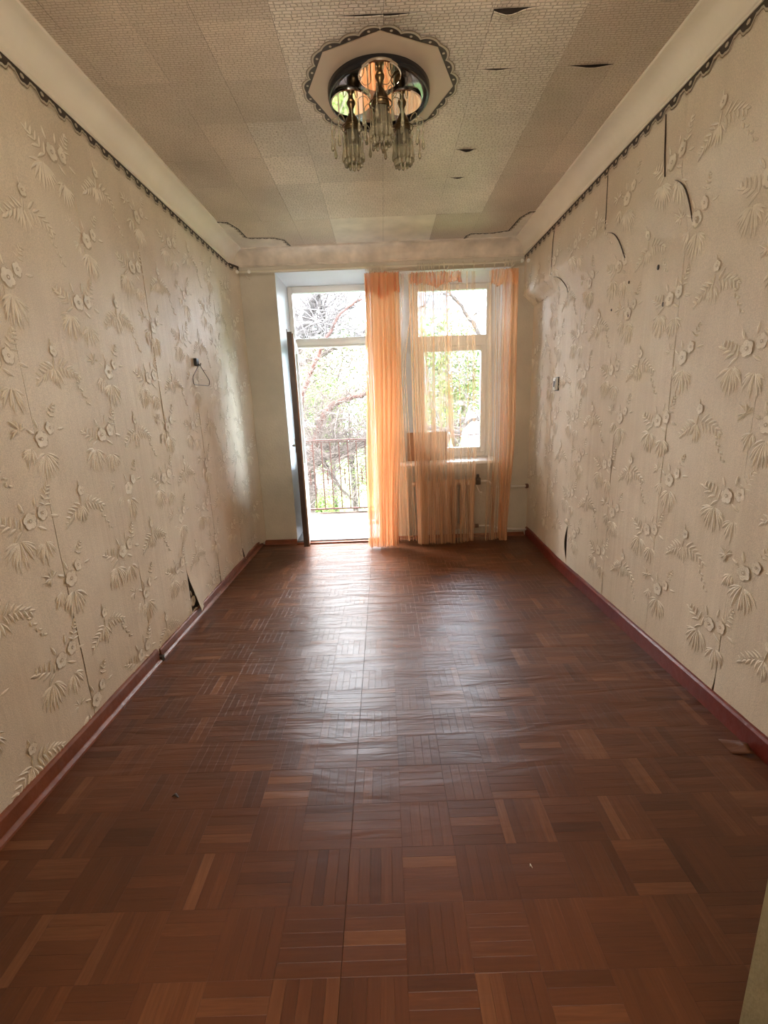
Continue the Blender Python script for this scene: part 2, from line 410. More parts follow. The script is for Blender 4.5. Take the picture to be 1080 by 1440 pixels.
for col in range(-9, 11):
    for row in range(-9, 24):
        x0 = OX+col*S; y0 = OY+row*S
        cc = col if col >= 0 else -1-col
        hor = (cc+row) % 2 == 0
        base = rs.uniform(-.07, .07)
        for k in range(NS):
            r = rs.random()
            tone = .42+base+rs.uniform(-.095, .095)
            if r < .10: tone += .19
            elif r < .2: tone -= .14
            w = S/NS
            if hor: cx, cy, sx, sy = x0+S/2, y0+w*(k+.5), S, w
            else: cx, cy, sx, sy = x0+w*(k+.5), y0+S/2, w, S
            xa, xb, ya, yb = cx-sx/2, cx+sx/2, cy-sy/2, cy+sy/2
            xa = max(xa, XL+.006); xb = min(xb, 1.37 if cy > 3.4 else XR-.006); yb = min(yb, YB-.002)
            if xb-xa < .006 or yb-ya < .006: continue
            # the joint of the two sheets and the cross joint near the window
            if col == 0 and abs(xa-OX) < 1e-4: xa += .0012
            if abs(y0-(OY+16*S)) < 1e-4 and ya < y0+1e-4 and -.65 < cx < .35: ya += .0015
            shift = .006*((ya+yb)/2-.8)
            strips.append(((xa+xb)/2, (ya+yb)/2, xb-xa, yb-ya, tone, hor))
def vis(s):
    d = Vector((s[0], s[1], -CAMZ)); z = d.dot(FW)
    if z < .05: return 0
    px, py = 540+FPX*d.dot(RI)/z, 720-FPX*d.dot(UP)/z
    if not (-10 < px < 1090 and -10 < py < 1455): return 0
    return s[2]*s[3]/z**3
strips.sort(key=lambda s: -vis(s))
cache = {}
for i, (cx, cy, sx, sy, tone, hor) in enumerate(strips[:300]):
    tq = round(tone*12)/12
    key = (round(sx, 4), round(sy, 4), tq, hor)
    if key not in cache:
        me = strip_mesh('parquet_strip', sx, sy, tq, hor).mesh('parquet_strip', M['floor'])
        add_tone(me, [(tq, 0. if hor else 1., 0, 1)]*len(me.vertices)); cache[key] = me
    o = bpy.data.objects.new('parquet_strip', cache[key]); COL.objects.link(o)
    o.location = (cx, cy, 0); o.parent = floor
mb = MB(); tones = []
for cx, cy, sx, sy, tone, hor in strips[300:]:
    t = strip_mesh('', sx, sy, tone, hor)
    mb.add([(v[0]+cx, v[1]+cy, v[2]) for v in t.v], t.f); tones += [(tone, 0. if hor else 1., 0, 1)]*len(t.v)
o = mb.build('printed_parquet_strips', M['floor'], floor, normals=False); tag(o, kind='stuff'); add_tone(o.data, tones)

# ------------------------------------------------------------------ window wall with splayed openings
DX0, DX1, DZ1 = -.908, -.075, 2.485       # doorway, room side
dx0, dx1, dz0, dz1 = -.862, -.085, .0, 2.432   # doorway at the frame
WX0, WX1, WZ0, WZ1 = .185, 1.18, .748, 2.455
wx0, wx1, wz0, wz1 = .325, 1.068, .772, 2.40
YW, YO = 4.61, 4.74
NX0, NX1, NZ1 = .22, 1.06, .70   # radiator niche
w = MB()
xs = [-1.45, DX0, DX1, NX0, NX1, WX1, 1.6]
def quad(m, a, b, c, d, mi=0): m.add([a, b, c, d], [(0, 1, 2, 3)], mi)
def fr(x0, x1, z0, z1): quad(w, (x0, YB, z0), (x1, YB, z0), (x1, YB, z1), (x0, YB, z1))
fr(-1.45, DX0, -.06, 2.75); fr(DX0, DX1, DZ1, 2.75); fr(DX1, WX0, NZ1, 2.75); fr(DX1, NX0, -.06, NZ1)
fr(WX0, WX1, NZ1, WZ0); fr(WX0, WX1, WZ1, 2.75); fr(WX1, 1.6, -.06, 2.75); fr(NX1, WX1, -.06, NZ1)
# niche
quad(w, (NX0, YB, 0), (NX0, YB+.1, 0), (NX0, YB+.1, NZ1), (NX0, YB, NZ1)); quad(w, (NX1, YB, 0), (NX1, YB+.1, 0), (NX1, YB+.1, NZ1), (NX1, YB, NZ1))
quad(w, (NX0, YB+.1, -.06), (NX1, YB+.1, -.06), (NX1, YB+.1, NZ1), (NX0, YB+.1, NZ1)); quad(w, (NX0, YB, NZ1), (NX1, YB, NZ1), (NX1, YB+.1, NZ1), (NX0, YB+.1, NZ1))
# splayed reveals (white)
def reveal(a, b, A0, B0):
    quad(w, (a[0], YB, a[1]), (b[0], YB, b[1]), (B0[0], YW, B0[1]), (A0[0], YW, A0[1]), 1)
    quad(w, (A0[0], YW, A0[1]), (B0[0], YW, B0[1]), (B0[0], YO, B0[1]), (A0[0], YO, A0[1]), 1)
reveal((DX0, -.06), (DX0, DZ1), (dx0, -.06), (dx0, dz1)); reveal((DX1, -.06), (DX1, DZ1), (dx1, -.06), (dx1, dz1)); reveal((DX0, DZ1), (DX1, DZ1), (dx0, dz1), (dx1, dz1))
reveal((WX0, WZ0), (WX0, WZ1), (wx0, wz0), (wx0, wz1)); reveal((WX1, WZ0), (WX1, WZ1), (wx1, wz0), (wx1, wz1))
reveal((WX0, WZ1), (WX1, WZ1), (wx0, wz1), (wx1, wz1)); reveal((WX0, WZ0), (WX1, WZ0), (wx0, wz0), (wx1, wz0))
# outer face
def fo(x0, x1, z0, z1): quad(w, (x0, YO, z0), (x1, YO, z0), (x1, YO, z1), (x0, YO, z1), 2)
fo(-3, dx0, -.3, 3.1); fo(dx0, dx1, dz1, 3.1); fo(dx1, wx0, -.3, 3.1); fo(wx0, wx1, wz1, 3.1); fo(wx0, wx1, -.3, wz0); fo(wx1, 3, -.3, 3.1)
quad(w, (-1.45, YB, 2.75), (1.6, YB, 2.75), (1.6, YO, 3.1), (-1.45, YO, 3.1), 2)
wall_back = w.build('wall_back', [M['back_wall'], M['reveal'], M['concrete']], normals=False)
tag(wall_back, kind='structure')

# ------------------------------------------------------------------ wallpapered side walls
def leaf(out, bx, by, ang, ln, wd, bend=.0, h=.0022, mi=1, dark=True):
    """one raised curved leaf in wall coordinates: (u, v, relief), on a slightly larger printed shade"""
    d = Vector((math.cos(ang), math.sin(ang))); n = Vector((-d.y, d.x))
    def q(t, s, k=1.0): return Vector((bx, by))+d*(ln*t)+n*(s*wd*k+bend*ln*t*t)
    W_ = ((0, .10), (.22, .42), (.5, .5), (.78, .30), (1, 0))
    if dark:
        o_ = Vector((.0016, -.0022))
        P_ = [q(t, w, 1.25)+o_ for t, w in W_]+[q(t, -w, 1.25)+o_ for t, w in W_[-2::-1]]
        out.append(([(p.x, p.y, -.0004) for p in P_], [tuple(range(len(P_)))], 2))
    pts = []
    for t, w in W_:
        for s_ in (w, 0, -w):
            p = q(t, s_); pts.append((p.x, p.y, h*(.4+.6*math.sin(PI*min(1, t+.1))) if s_ == 0 and 0 < t < 1 else 0))
    out.append((pts, [(3*i+j, 3*i+3+j, 3*i+4+j, 3*i+1+j) for i in range(4) for j in (0, 1)], mi))
def fan(out, bx, by, a0, a1, n, l0, l1, r, wd=.010):
    for i in range(n):
        t = i/(n-1) if n > 1 else .5
        a = a0+(a1-a0)*t+r.uniform(-.08, .08)
        ln = l0+(l1-l0)*math.sin(PI*t)+r.uniform(-.008, .008)
        c_ = math.cos(a)
        leaf(out, bx+r.uniform(-.004, .004)+.006*math.cos(a), by+r.uniform(-.004, .004), a, ln, wd*r.uniform(.8, 1.15), .35*c_*-1 if True else 0)
def plume(out, bx, by, ang, L_, n, ll, r, wd=.009):
    """feather: leaves set along a curved rib"""
    for i in range(n):
        t = i/(n-1); x = bx+math.cos(ang)*L_*t; y = by+math.sin(ang)*L_*t-.25*L_*t*t
        for sd in (-1, 1):
            a = ang+sd*(1.0-.45*t)-.5*t+r.uniform(-.1, .1)
            leaf(out, x, y, a, ll*(1-.45*t)+r.uniform(-.004, .004), wd, -.3*math.cos(a))
def flower(out, cx, cy, R_, r, sq=1.0):
    R_ *= .82
    n = 5; a0 = r.uniform(0, 1)
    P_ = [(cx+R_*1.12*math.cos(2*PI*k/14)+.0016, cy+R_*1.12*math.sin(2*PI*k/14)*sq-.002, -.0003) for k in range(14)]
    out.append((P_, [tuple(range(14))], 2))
    for k in range(n):
        a = a0+k*2*PI/n; c_ = (cx+math.cos(a)*R_*.52, cy+math.sin(a)*R_*.52*sq)
        rr = R_*.52
        rim = [(c_[0]+rr*math.cos(2*PI*j/9), c_[1]+rr*sq*math.sin(2*PI*j/9), .0006+.0022*(.5+.5*math.cos(2*PI*j/9-a))) for j in range(9)]
        out.append((rim+[(c_[0], c_[1], .0016)], [(j, (j+1) % 9, 9) for j in range(9)], 1))
    out.append(([(cx+R_*.27*math.cos(2*PI*k/9), cy+R_*.27*sq*math.sin(2*PI*k/9), .0034) for k in range(9)], [tuple(range(9))], 2))
    out.append(([(cx+R_*.13*math.cos(2*PI*k/6), cy+R_*.13*math.sin(2*PI*k/6), .0042) for k in range(6)], [tuple(range(6))], 1))
def motif(kind, r):
    o = []
    if kind == 'A':
        plume(o, -.02, .0, PI*.78, .085, 5, .042, r); fan(o, -.035, -.03, PI*.95, PI*1.95, 12, .045, .085, r)
        fan(o, .055, -.055, PI*1.0, PI*1.98, 9, .035, .070, r); plume(o, .085, .055, PI*.42, .075, 5, .026, r, .007)
        leaf(o, .0, .05, PI*.62, .035, .012); leaf(o, .10, .02, -.25, .035, .010); leaf(o, .04, .0, -.5, .04, .010); leaf(o, .045, .06, PI*.45, .035, .010)
        flower(o, .015, .022, .030, r); flower(o, .068, .036, .025, r, 1.1)
    elif kind == 'B':
        leaf(o, -.004, .085, PI*.55, .022, .006); leaf(o, -.005, .05, -PI*.55, .04, .006)
        plume(o, -.012, .02, PI*1.12, .075, 6, .042, r); plume(o, .012, .025, -PI*.02, .085, 6, .042, r)
        fan(o, -.01, .015, PI*1.25, PI*1.75, 5, .05, .06, r)
        for t in range(7): leaf(o, .085+.007*t, -.02-.012*t, -.3-1.2*(t % 2), .016, .008)
        flower(o, .0, .070, .019, r, 1.1)
    else:
        fan(o, .005, -.03, PI*1.05, PI*1.98, 11, .05, .085, r); fan(o, -.045, -.01, PI*.95, PI*1.6, 6, .03, .055, r)
        fan(o, -.078, .05, PI*.2, PI*1.3, 7, .022, .036, r, .007); plume(o, .055, .085, PI*.38, .05, 4, .020, r, .006)
        leaf(o, -.005, .05, PI*.6, .035, .011); leaf(o, .075, .045, .1, .032, .008); leaf(o, -.025, .035, PI*.85, .03, .010)
        flower(o, .0, .018, .031, r); flower(o, .043, .050, .021, r, 1.15)
    return o

def wall_side(side):
    left = side == 'left'
    b = MB()
    if left: b.box(XL-.16, XL-.006, -1.4, YB+.02, -.06, 2.75)
    else:
        n = 26
        ys = [-1.4+(YB+.02+1.4)*i/n for i in range(n+1)]; zs = [-.06, .5, 1, 1.5, 1.9, 2.0, 2.05, 2.1, 2.15, 2.215, 2.3, 2.75]
        vs = [(right_x(y, z)+.006, y, z) for y in ys for z in zs]; m_ = len(zs)
        b.add(vs, [(i*m_+j, i*m_+j+1, (i+1)*m_+j+1, (i+1)*m_+j) for i in range(n) for j in range(m_-1)])
        b.box(XR+.10, XR+.2, -1.4, YB+.02, -.06, 2.75)
    base = b.build('wall_'+side, M['old_plaster']); tag(base, kind='structure')
    surf = left_x if left else right_x
    sgn = 1 if left else -1
    seams = [-1.38, -.84, -.34, .16, .66, 1.16, 1.66, 2.16, 2.66, 3.18, 3.735, YB-.001] if left else [-1.38, -.84, -.34, .16, .67, 1.165, 1.66, 2.16, 2.65, 3.22, 3.715, YB+.008]
    Zb = .035
    r = random.Random(5 if left else 9)
    # tear wedges: seam -> list of (z_low, z_high, width at the bottom, curl)
    tears = {2.66: (.03, .345, .075, .03), 3.735: (.03, .17, .035, .012)} if left else {3.22: (.15, .40, .020, .012), 3.715: (.03, .15, .014, .006), 1.66: (.05, .155, .010, .004)}
    for i in range(len(seams)-1):
        y0, y1 = seams[i], seams[i+1]
        nz, ny = 84, 10
        mb = MB(); ph = r.uniform(0, 9)
        def off(y, z):
            # loose paper: low waves, stronger near the floor
            a = .0035*wob(y*5, z*1.5, ph)+.002*wob(z*4, y*7, ph)
            if left: a += .006*max(0, wob(z*3, y*2, ph+2))*sstep(.5, .05, z)
            return .004+a*.6
        def ybound(z):
            a = y0+.0007+.0015*sstep(1.6, .1, z); b2 = y1-.0007-.0008*sstep(1.6, .1, z)
            ca = 0
            if y0 in tears:
                z0, z1, wd, cu = tears[y0]
                if z < z1:
                    t = (z1-z)/(z1-z0) if z > z0 else 1
                    if not left and y0 == 3.22: t = math.sin(PI*min(1, (z1-z)/(z1-.12))) if z > .12 else 0
                    a += wd*t**1.2; ca = cu*t
            return a, b2, ca
        zs = [Zb+(HC-Zb)*(k/nz)**1.0 for k in range(nz+1)]
        vs = []
        for z in zs:
            a, b2, cu = ybound(z)
            for j in range(ny+1):
                y = a+(b2-a)*j/ny
                o_ = off(y, z)+cu*max(0, 1-j/4)**2
                vs.append((surf(y, z)+sgn*o_, y, z))
        m_ = ny+1
        fs = [(k*m_+j, k*m_+j+1, (k+1)*m_+j+1, (k+1)*m_+j) for k in range(nz) for j in range(ny)]
        mb.add(vs, fs, 0, True)
        # thin edges of the sheet
        ed = [k*m_ for k in range(nz+1)], [k*m_+ny for k in range(nz+1)]
        for e in ed:
            vv = [vs[t] for t in e]+[(vs[t][0]-sgn*.003, vs[t][1], vs[t][2]) for t in e]; q_ = len(e)
            mb.add(vv, [(t, t+1, q_+t+1, q_+t) for t in range(q_-1)], 0)
        # printed and embossed flowers whose centre falls on this strip
        for k in range(-9, 8):
            for mrow in range(-3, 5):
                if left: ya, za = 1.53+.5*k, .925+.275*(k % 2)+.55*mrow
                else: ya, za = 1.75+.5*k, .88+.275*(k % 2)+.55*mrow
                for kind, du, dv in (('A', 0, 0), ('B', .31, 0), ('C', .155, .285)):
                    yc = ya+sgn*du; zc = za+dv
                    if yc < .5 or not (y0 <= yc < y1) or not (.10 < zc < HC-.08): continue
                    rr = random.Random(ord(kind)*1009+(k+20)*53+(mrow+9))
                    sc = 1.22
                    for pts, ff, mi in motif(kind, rr):
                        v3 = []
                        for u, v, h in pts:
                            y = yc+sgn*(u-.0)*sc; z = max(Zb+.01, min(HC-.005, zc+v*sc))
                            y = min(y, YB-.005)
                            v3.append((surf(y, z)+sgn*(off(y, z)+.0012+h), y, z))
                        mb.add(v3, ff, mi, False)
        mb.build('wallpaper_strip', [M['paper'], M['motif'], M['motif_dark']], base, normals=False)
    return base
wall_left = wall_side('left'); wall_right = wall_side('right')

# nail holes, a dangling tear and cracks where the paper spans the ledge on the right
for (y, z, s_) in [(2.351, 1.898, .009), (2.611, 1.897, .006), (2.282, 1.72, .008), (2.785, 1.793, .005), (2.59, 1.726, .006)]:
    m_ = MB(); n = 10
    ring = [(right_x(y, z)-.0075, y+s_*math.cos(2*PI*k/n)*.8, z+s_*1.3*math.sin(2*PI*k/n)) for k in range(n)]
    m_.add(ring+[(p[0]+.01, p[1], p[2]) for p in ring], [tuple(range(n))]+[(k, (k+1) % n, n+(k+1) % n, n+k) for k in range(n)])
    m_.build('nail_hole', M['border_dark'], wall_right)
def crack(pts, wd, parent, name='paper_crack', side=-1):
    m_ = MB(); n = len(pts); vs = []
    for i, (y, z) in enumerate(pts):
        a = Vector(pts[max(i-1, 0)]); b_ = Vector(pts[min(i+1, n-1)]); d = (b_-a).normalized(); nn = Vector((-d.y, d.x))
        ww = wd*math.sin(PI*(i+.35)/(n-.3))
        for s_ in (-1, 1):
            yy, zz = y+nn.x*ww*s_, z+nn.y*ww*s_
            x = (right_x(yy, zz)-.0095) if side < 0 else left_x(yy, zz)+.0095
            vs.append((x, yy, zz))
    n2 = len(vs)
    vs += [(v[0]-side*.006, v[1], v[2]) for v in vs]
    fs = [(2*i, 2*i+1, 2*i+3, 2*i+2) for i in range(n-1)]+[(2*i, 2*i+2, n2+2*i+2, n2+2*i) for i in range(n-1)]+[(2*i+1, 2*i+3, n2+2*i+3, n2+2*i+1) for i in range(n-1)]
    m_.add(vs, fs); return m_.build(name, M['border_dark'], parent, normals=False)
def arc(y0, z0, y1, z1, b_, n=9):
    o = []
    for i in range(n):
        t = i/(n-1); o.append((y0+(y1-y0)*t+b_*math.sin(PI*t)*-.5, z0+(z1-z0)*t+b_*math.sin(PI*t)))
    return o
crack([(2.31, 2.50), (2.30, 2.42), (2.29, 2.33), (2.275, 2.245)], .0020, wall_right)
crack([(2.83, 2.50), (2.825, 2.42), (2.822, 2.32), (2.82, 2.222)], .0013, wall_right)
crack([(3.62, 2.52), (3.64, 2.44), (3.65, 2.35), (3.66, 2.21)], .0018, wall_right)
crack(arc(2.20, 2.20, 2.12, 2.01, .035), .0018, wall_right)
crack(arc(2.80, 2.20, 2.66, 2.03, .035), .0017, wall_right)
crack(arc(3.64, 2.19, 3.45, 2.04, .03), .0018, wall_right)

# dark scalloped paper border under the cornice
def border_run(surf, sgn, y0, y1, parent):
    per = .0985; n = int((y1-y0)/per)+1
    mb = MB()
    def pt(y, z, o_): y = min(y, y1); return (surf(y, z)+sgn*(.0085+o_), y, z)
    for i in range(n):
        a = y0+i*per
        if a > y1-.01: break
        K = 10
        for layer, (mi, dz, o_) in enumerate(((2, .012, 0), (1, .008, .0006), (0, 0, .0012))):
            top = [pt(a+per*k/K, HC+.002, o_) for k in range(K+1)]
            bot = []
            for k in range(K+1):
                t = k/K; dep = .014+.026*max(0, math.sin(PI*((t-.18)/.75)) if .18 < t < .93 else 0)**.8+.003*math.sin(6*PI*t)
                bot.append(pt(a+per*k/K, HC-dep-dz, o_))
            mb.add(top+bot, [(k, k+1, K+2+k, K+1+k) for k in range(K)], mi)
        c = a+per*.52; mb.add([pt(c+.010*math.cos(q*PI/3), HC-.020+.008*math.sin(q*PI/3), .002) for q in range(6)], [tuple(range(6))], 1)
    return mb.build('paper_border', [M['border_dark'], M['border_light'], M['border_shade']], parent, normals=False)
border_run(left_x, 1, .62, YB-.01, wall_left)
border_run(right_x, -1, .62, YB-.01, wall_right)

# ------------------------------------------------------------------ entry wall behind the camera's doorway and the hall end
e = MB(); e.box(.615, XR+.02, YF-.16, YF-.01, 0, HT+.05); e.box(XL-.02, -.82, YF-.16, YF-.01, 0, HT+.05); e.box(-.82, .615, YF-.16, YF-.01, 2.48, HT+.05)
entry = e.build('wall_entry', simple('olive_beige_entry_wall', (.27, .25, .16), .7, var=.15, vscale=20, bump=.3, bscale=90)); tag(entry, kind='structure')
e = MB(); e.box(XL-.1, XR+.15, -1.5, -1.38, -.06, 2.75)
tag(e.build('wall_hall', M['back_wall']), kind='structure')

# ------------------------------------------------------------------ ceiling
c = MB(); c.box(-1.45, 1.55, -1.5, 4.4, HT, HT+.08)
ceiling = c.build('ceiling', M['old_plaster']); tag(ceiling, kind='structure')
cxs = [-1.30, -1.10, -.84, -.61, -.34, .055, .447, .78, 1.02, 1.36]
cys = [-1.38, -.75, -.2, .27, .78, 1.37, 1.66, 1.955, 2.25, 2.54, 2.85, 3.16, 3.70, 4.335]
sags = {(.447, 1.955): (.50, .05, .020), (.447, 2.85): (.515, .035, .016), (.447, 3.16): (.515, .03, .010), (.78, 2.25): (.93, .07, .012), (.447, 2.25): (.53, .05, .006), (.055, 1.955): (.06, .10, .008), (-.34, 1.955): (.0, .1, .006), (.78, 2.85): (.85, .03, .002)}
rc = random.Random(4)
for i in range(len(cxs)-1):
    for j in range(len(cys)-1):
        x0, x1, y0, y1 = cxs[i], cxs[i+1], cys[j], cys[j+1]
        g = .0006
        mb = MB(); nx, ny = 16, 8; vs = []
        sg = sags.get((x0, y0)); dz = rc.uniform(0, .0009)
        for b_ in range(ny+1):
            for a in range(nx+1):
                x = x0+g+(x1-x0-2*g)*a/nx; t = (b_/ny)**1.8; y = y0+g+(y1-y0-2*g)*t
                z = HT-.0015-dz-.0012*abs(wob(x*6, y*6, i+j))
                if sg: z -= sg[2]*math.exp(-((x-sg[0])/sg[1])**2)*max(0, 1-(y-y0)/.10)**2
                vs.append((x, y, z))
        m_ = nx+1
        mb.add(vs, [(b_*m_+a, b_*m_+a+1, (b_+1)*m_+a+1, (b_+1)*m_+a) for b_ in range(ny) for a in range(nx)], 0, True)
        rim = list(range(m_))+[b_*m_+nx for b_ in range(1, ny+1)]+[ny*m_+a for a in range(nx-1, -1, -1)]+[b_*m_ for b_ in range(ny-1, 0, -1)]
        vv = [vs[t] for t in rim]+[(vs[t][0], vs[t][1], min(HT, vs[t][2]+.0012)) for t in rim]; q_ = len(rim)
        mb.add(vv, [(t, (t+1) % q_, q_+(t+1) % q_, q_+t) for t in range(q_)])
        coarse = -.34 <= x0 < .78 and y0 < 3.7 or (x0 == -.61 and y0 > 2.5 and y0 < 3.5)
        mt = M['ceil_coarse_glare'] if coarse else M['ceil_fine']
        if y0 == 3.70 and -.5 < x0 < .4: mt = M['ceil_plain']
        mb.build('ceiling_panel', mt, ceiling, normals=False)

# corner papers with the same scalloped border on the ceiling
def ceil_border(pts, parent, w0=.022, closed=False, per=.085, z=HT-.006, outward=1, name='paper_border'):
    P2 = [Vector(p) for p in pts]
    if closed: P2.append(P2[0])
    seg = [(P2[i+1]-P2[i]).length for i in range(len(P2)-1)]; tot = sum(seg)
    def at(s_):
        s_ = max(0, min(tot-1e-6, s_)); i = 0
        while s_ > seg[i]: s_ -= seg[i]; i += 1
        d = (P2[i+1]-P2[i]).normalized(); return P2[i]+d*s_, d
    mb = MB(); n = max(1, round(tot/per)); K = 10
    for layer, (mi, ext, zz) in enumerate(((2, .012, 0), (1, .008, .0005), (0, 0, .001))):
        a_, b_ = [], []
        for k in range(n*K+1):
            s_ = tot*k/(n*K); p, d = at(s_); nn = Vector((d.y, -d.x))*outward
            t = (k % K)/K; dep = w0*(.35+.8*abs(math.sin(PI*t))**.8)+ext
            a_.append((p.x, p.y, z-zz)); q_ = p+nn*dep; b_.append((q_.x, q_.y, z-zz))
        m_ = len(a_); top = a_+b_
        mb.add(top, [(k, k+1, m_+k+1, m_+k) for k in range(m_-1)], mi)
    for k in range(n):
        p, d = at(tot*(k+.5)/n); nn = Vector((d.y, -d.x))*outward; p = p+nn*w0*.55
        mb.add([(p.x+w0*.28*math.cos(q*PI/3), p.y+w0*.28*math.sin(q*PI/3), z-.0016) for q in range(6)], [tuple(range(6))], 1)
    return mb.build(name, [M['border_dark'], M['border_light'], M['border_shade']], parent, normals=False)
OL = [(-1.186, 3.648), (-1.08, 3.671), (-1.041, 3.796), (-1.03, 3.99), (-.823, 4.01), (-.749, 4.065), (-.716, 4.26)]
OR = [(1.235, 3.705), (1.132, 3.707), (1.086, 3.817), (1.07, 4.06), (.94, 4.10), (.775, 4.094), (.74, 4.138), (.73, 4.26)]
for pts, cx, o_ in ((OL, -1.25, -1), (OR, 1.32, 1)):
    ring = [(x, y, HT-.0055) for x, y in pts]+[(cx, 4.27, HT-.0055), (cx, pts[0][1], HT-.0055)]
    m_ = MB(); n = len(ring)
    m_.add(ring+[(a, b_, HT-.003) for a, b_, _ in ring], [tuple(range(n)), ]+[(k, (k+1) % n, n+(k+1) % n, n+k) for k in range(n)])
    m_.build('corner_paper', M['ceil_plain'], ceiling)
    ceil_border(pts, ceiling, .019, per=.055, outward=o_)
# octagonal paper medallion
MC = Vector((.042, 2.335)); MR = .318
oct_ = [(MC.x+MR*math.sin(k*PI/4), MC.y-MR*math.cos(k*PI/4)) for k in range(8)]
m_ = MB(); ring = [(x, y, HT-.0060) for x, y in oct_]; m_.add(ring+[(a, b_, HT-.003) for a, b_, _ in ring], [tuple(range(8))]+[(k, (k+1) % 8, 8+(k+1) % 8, 8+k) for k in range(8)])
m_.build('paper_medallion', M['medallion'], ceiling)
ceil_border(oct_, ceiling, .021, True, .082, z=HT-.0065, outward=1, name='medallion_border')

# ------------------------------------------------------------------ cornice (cove), one trim per wall
def cornice(name, path, matl):
    """path: three functions mapping (t along, d out from the wall, z) to a point"""
    prof = [(.0, HC-.004), (.012, HC-.004), (.013, HC+.004), (.018, HC+.006)]
    for k in range(9):
        a = PI/2*k/8; prof.append((.020+.090*(1-math.cos(a)), HC+.008+.096*math.sin(a)))
    prof += [(.118, HC+.106), (.119, HT), (0, HT)]
    n = 60; vs = []
    for i in range(n+1):
        for d, z in prof: vs.append(path(i/n, d, z))
    m_ = len(prof)
    mb = MB(); mb.add(vs, [(i*m_+j, i*m_+(j+1) % m_, (i+1)*m_+(j+1) % m_, (i+1)*m_+j) for i in range(n) for j in range(m_)], 0, True)
    mb.add([vs[j] for j in range(m_)], [tuple(range(m_))]); mb.add([vs[n*m_+j] for j in range(m_)], [tuple(range(m_))])
    o = mb.build(name, matl); smooth_by_angle(o, 40); tag(o, kind='structure'); return o
X1 = 1.296
def jit(t, k, d=0): return .0022*wob(t*22, 0, k)*(d > .02)
cornice('trim_1', lambda t, d, z: (XL+.002+d+jit(t, 1, d), -1.38+(YB-d+1.38)*t, z), M['cornice'])
cornice('trim_2', lambda t, d, z: (X1-.002-d+jit(t, 3, d), -1.38+(YB-d+1.38)*t, z), M['cornice'])
cornice('trim_3', lambda t, d, z: ((XL+d)+(X1-d-XL-d)*t, YB-d-jit(t, 5, d), z), M['cornice_back'])

# ------------------------------------------------------------------ baseboards
def baseboard(name, pts, h, th, matl, shoe=True):
    """pts: list of (x, y) at the wall, inward normal computed to the left of the path"""
    prof = [(0, .0), (th, .0), (th, h*.86), (th*.7, h*.97), (th*.3, h), (0, h)]
    if shoe: prof = [(0, 0), (th+.016, 0), (th+.014, .008), (th+.004, .016), (th, .018), (th, h*.86), (th*.7, h*.97), (th*.3, h), (0, h)]
    vs = []; n = len(pts)
    for i, (x, y) in enumerate(pts):
        a = Vector(pts[max(0, i-1)]); b_ = Vector(pts[min(n-1, i+1)]); d = (b_-a).normalized(); nn = Vector((d.y, -d.x))
        for q, z in prof: vs.append((x+nn.x*q, y+nn.y*q, z))
    m_ = len(prof); mb = MB()
    mb.add(vs, [(i*m_+j, i*m_+(j+1) % m_, (i+1)*m_+(j+1) % m_, (i+1)*m_+j) for i in range(n-1) for j in range(m_)])
    mb.add([vs[j] for j in range(m_)], [tuple(range(m_))]); mb.add([vs[(n-1)*m_+j] for j in range(m_)], [tuple(range(m_))])
    o = mb.build(name, matl); tag(o, kind='structure'); return o
baseboard('baseboard_left', [(XL, -1.38)]+[(XL+.0015*wob(y*3), y) for y in (.6, 1, 1.4, 1.8, 2.185)], .080, .018, M['skirting'])
baseboard('baseboard_left_far', [(XL-.001, 2.215)]+[(XL+.001*wob(y*3), y) for y in (2.6, 3, 3.4, 3.8, 4.1, 4.31)], .062, .015, M['skirting'])
baseboard('baseboard_right', [(right_x(y, .05)+.001*wob(y*3), y) for y in (4.31, 4.2, 4.1, 4, 3.9, 3.8, 3.6, 3.4, 3, 2.6, 2.2, 1.8, 1.4, 1, .61)], .088, .020, M['skirting_red'], shoe=False)
baseboard('baseboard_back', [(-1.23, YB), (DX0-.002, YB)], .042, .018, M['skirting'])
baseboard('baseboard_back_right', [(DX1, YB), (1.36, YB)], .032, .016, M['skirting'])

# ------------------------------------------------------------------ balcony door: frame (window_1), step, open leaf (door_1)
fr_ = empty('window_1'); tag(fr_, kind='structure')
def bar(parent, name, x0, x1, z0, z1, y0=4.60, y1=4.665, m_='upvc', b_=.006):
    k = MB().bbox(x0, x1, y0, y1, z0, z1, b_); o = k.build(name, M[m_], parent); smooth_by_angle(o, 50); return o
bar(fr_, 'jamb', dx0, dx0+.042, .09, dz1); bar(fr_, 'jamb', dx1-.042, dx1, .09, dz1)
bar(fr_, 'head', dx0+.042, dx1-.042, dz1-.055, dz1); bar(fr_, 'transom', dx0+.042, dx1-.042, 1.895, 1.968)
bar(fr_, 'transom_bead', dx0+.042, dx1-.042, 1.880, 1.898, 4.59, 4.64); bar(fr_, 'threshold_rail', dx0, dx1, .085, .128)
o = MB().box(dx0+.04, dx1-.04, 4.63, 4.636, 1.965, dz1-.05).build('glass_pane', M['glass'], fr_)
s_ = MB(); x0, x1 = DX0+.004, DX1-.004
s_.add([(x0, 4.305, 0), (x1, 4.305, 0), (x1, 4.305, .030), (x0, 4.305, .030), (dx0, 4.60, .102), (dx1, 4.60, .102), (dx0, 4.735, .085), (dx1, 4.735, .085), (dx0, 4.735, 0), (dx1, 4.735, 0)],
       [(0, 1, 2, 3), (3, 2, 5, 4), (4, 5, 7, 6), (6, 7, 9, 8), (0, 3, 4, 6, 8), (1, 2, 5, 7, 9), (0, 1, 9, 8)])
tag(s_.build('trim_4', simple('worn_white_step_paint', (0.255, 0.281, 0.306), .5, var=.12, vscale=14)), kind='structure')      # white sloping step inside the doorway
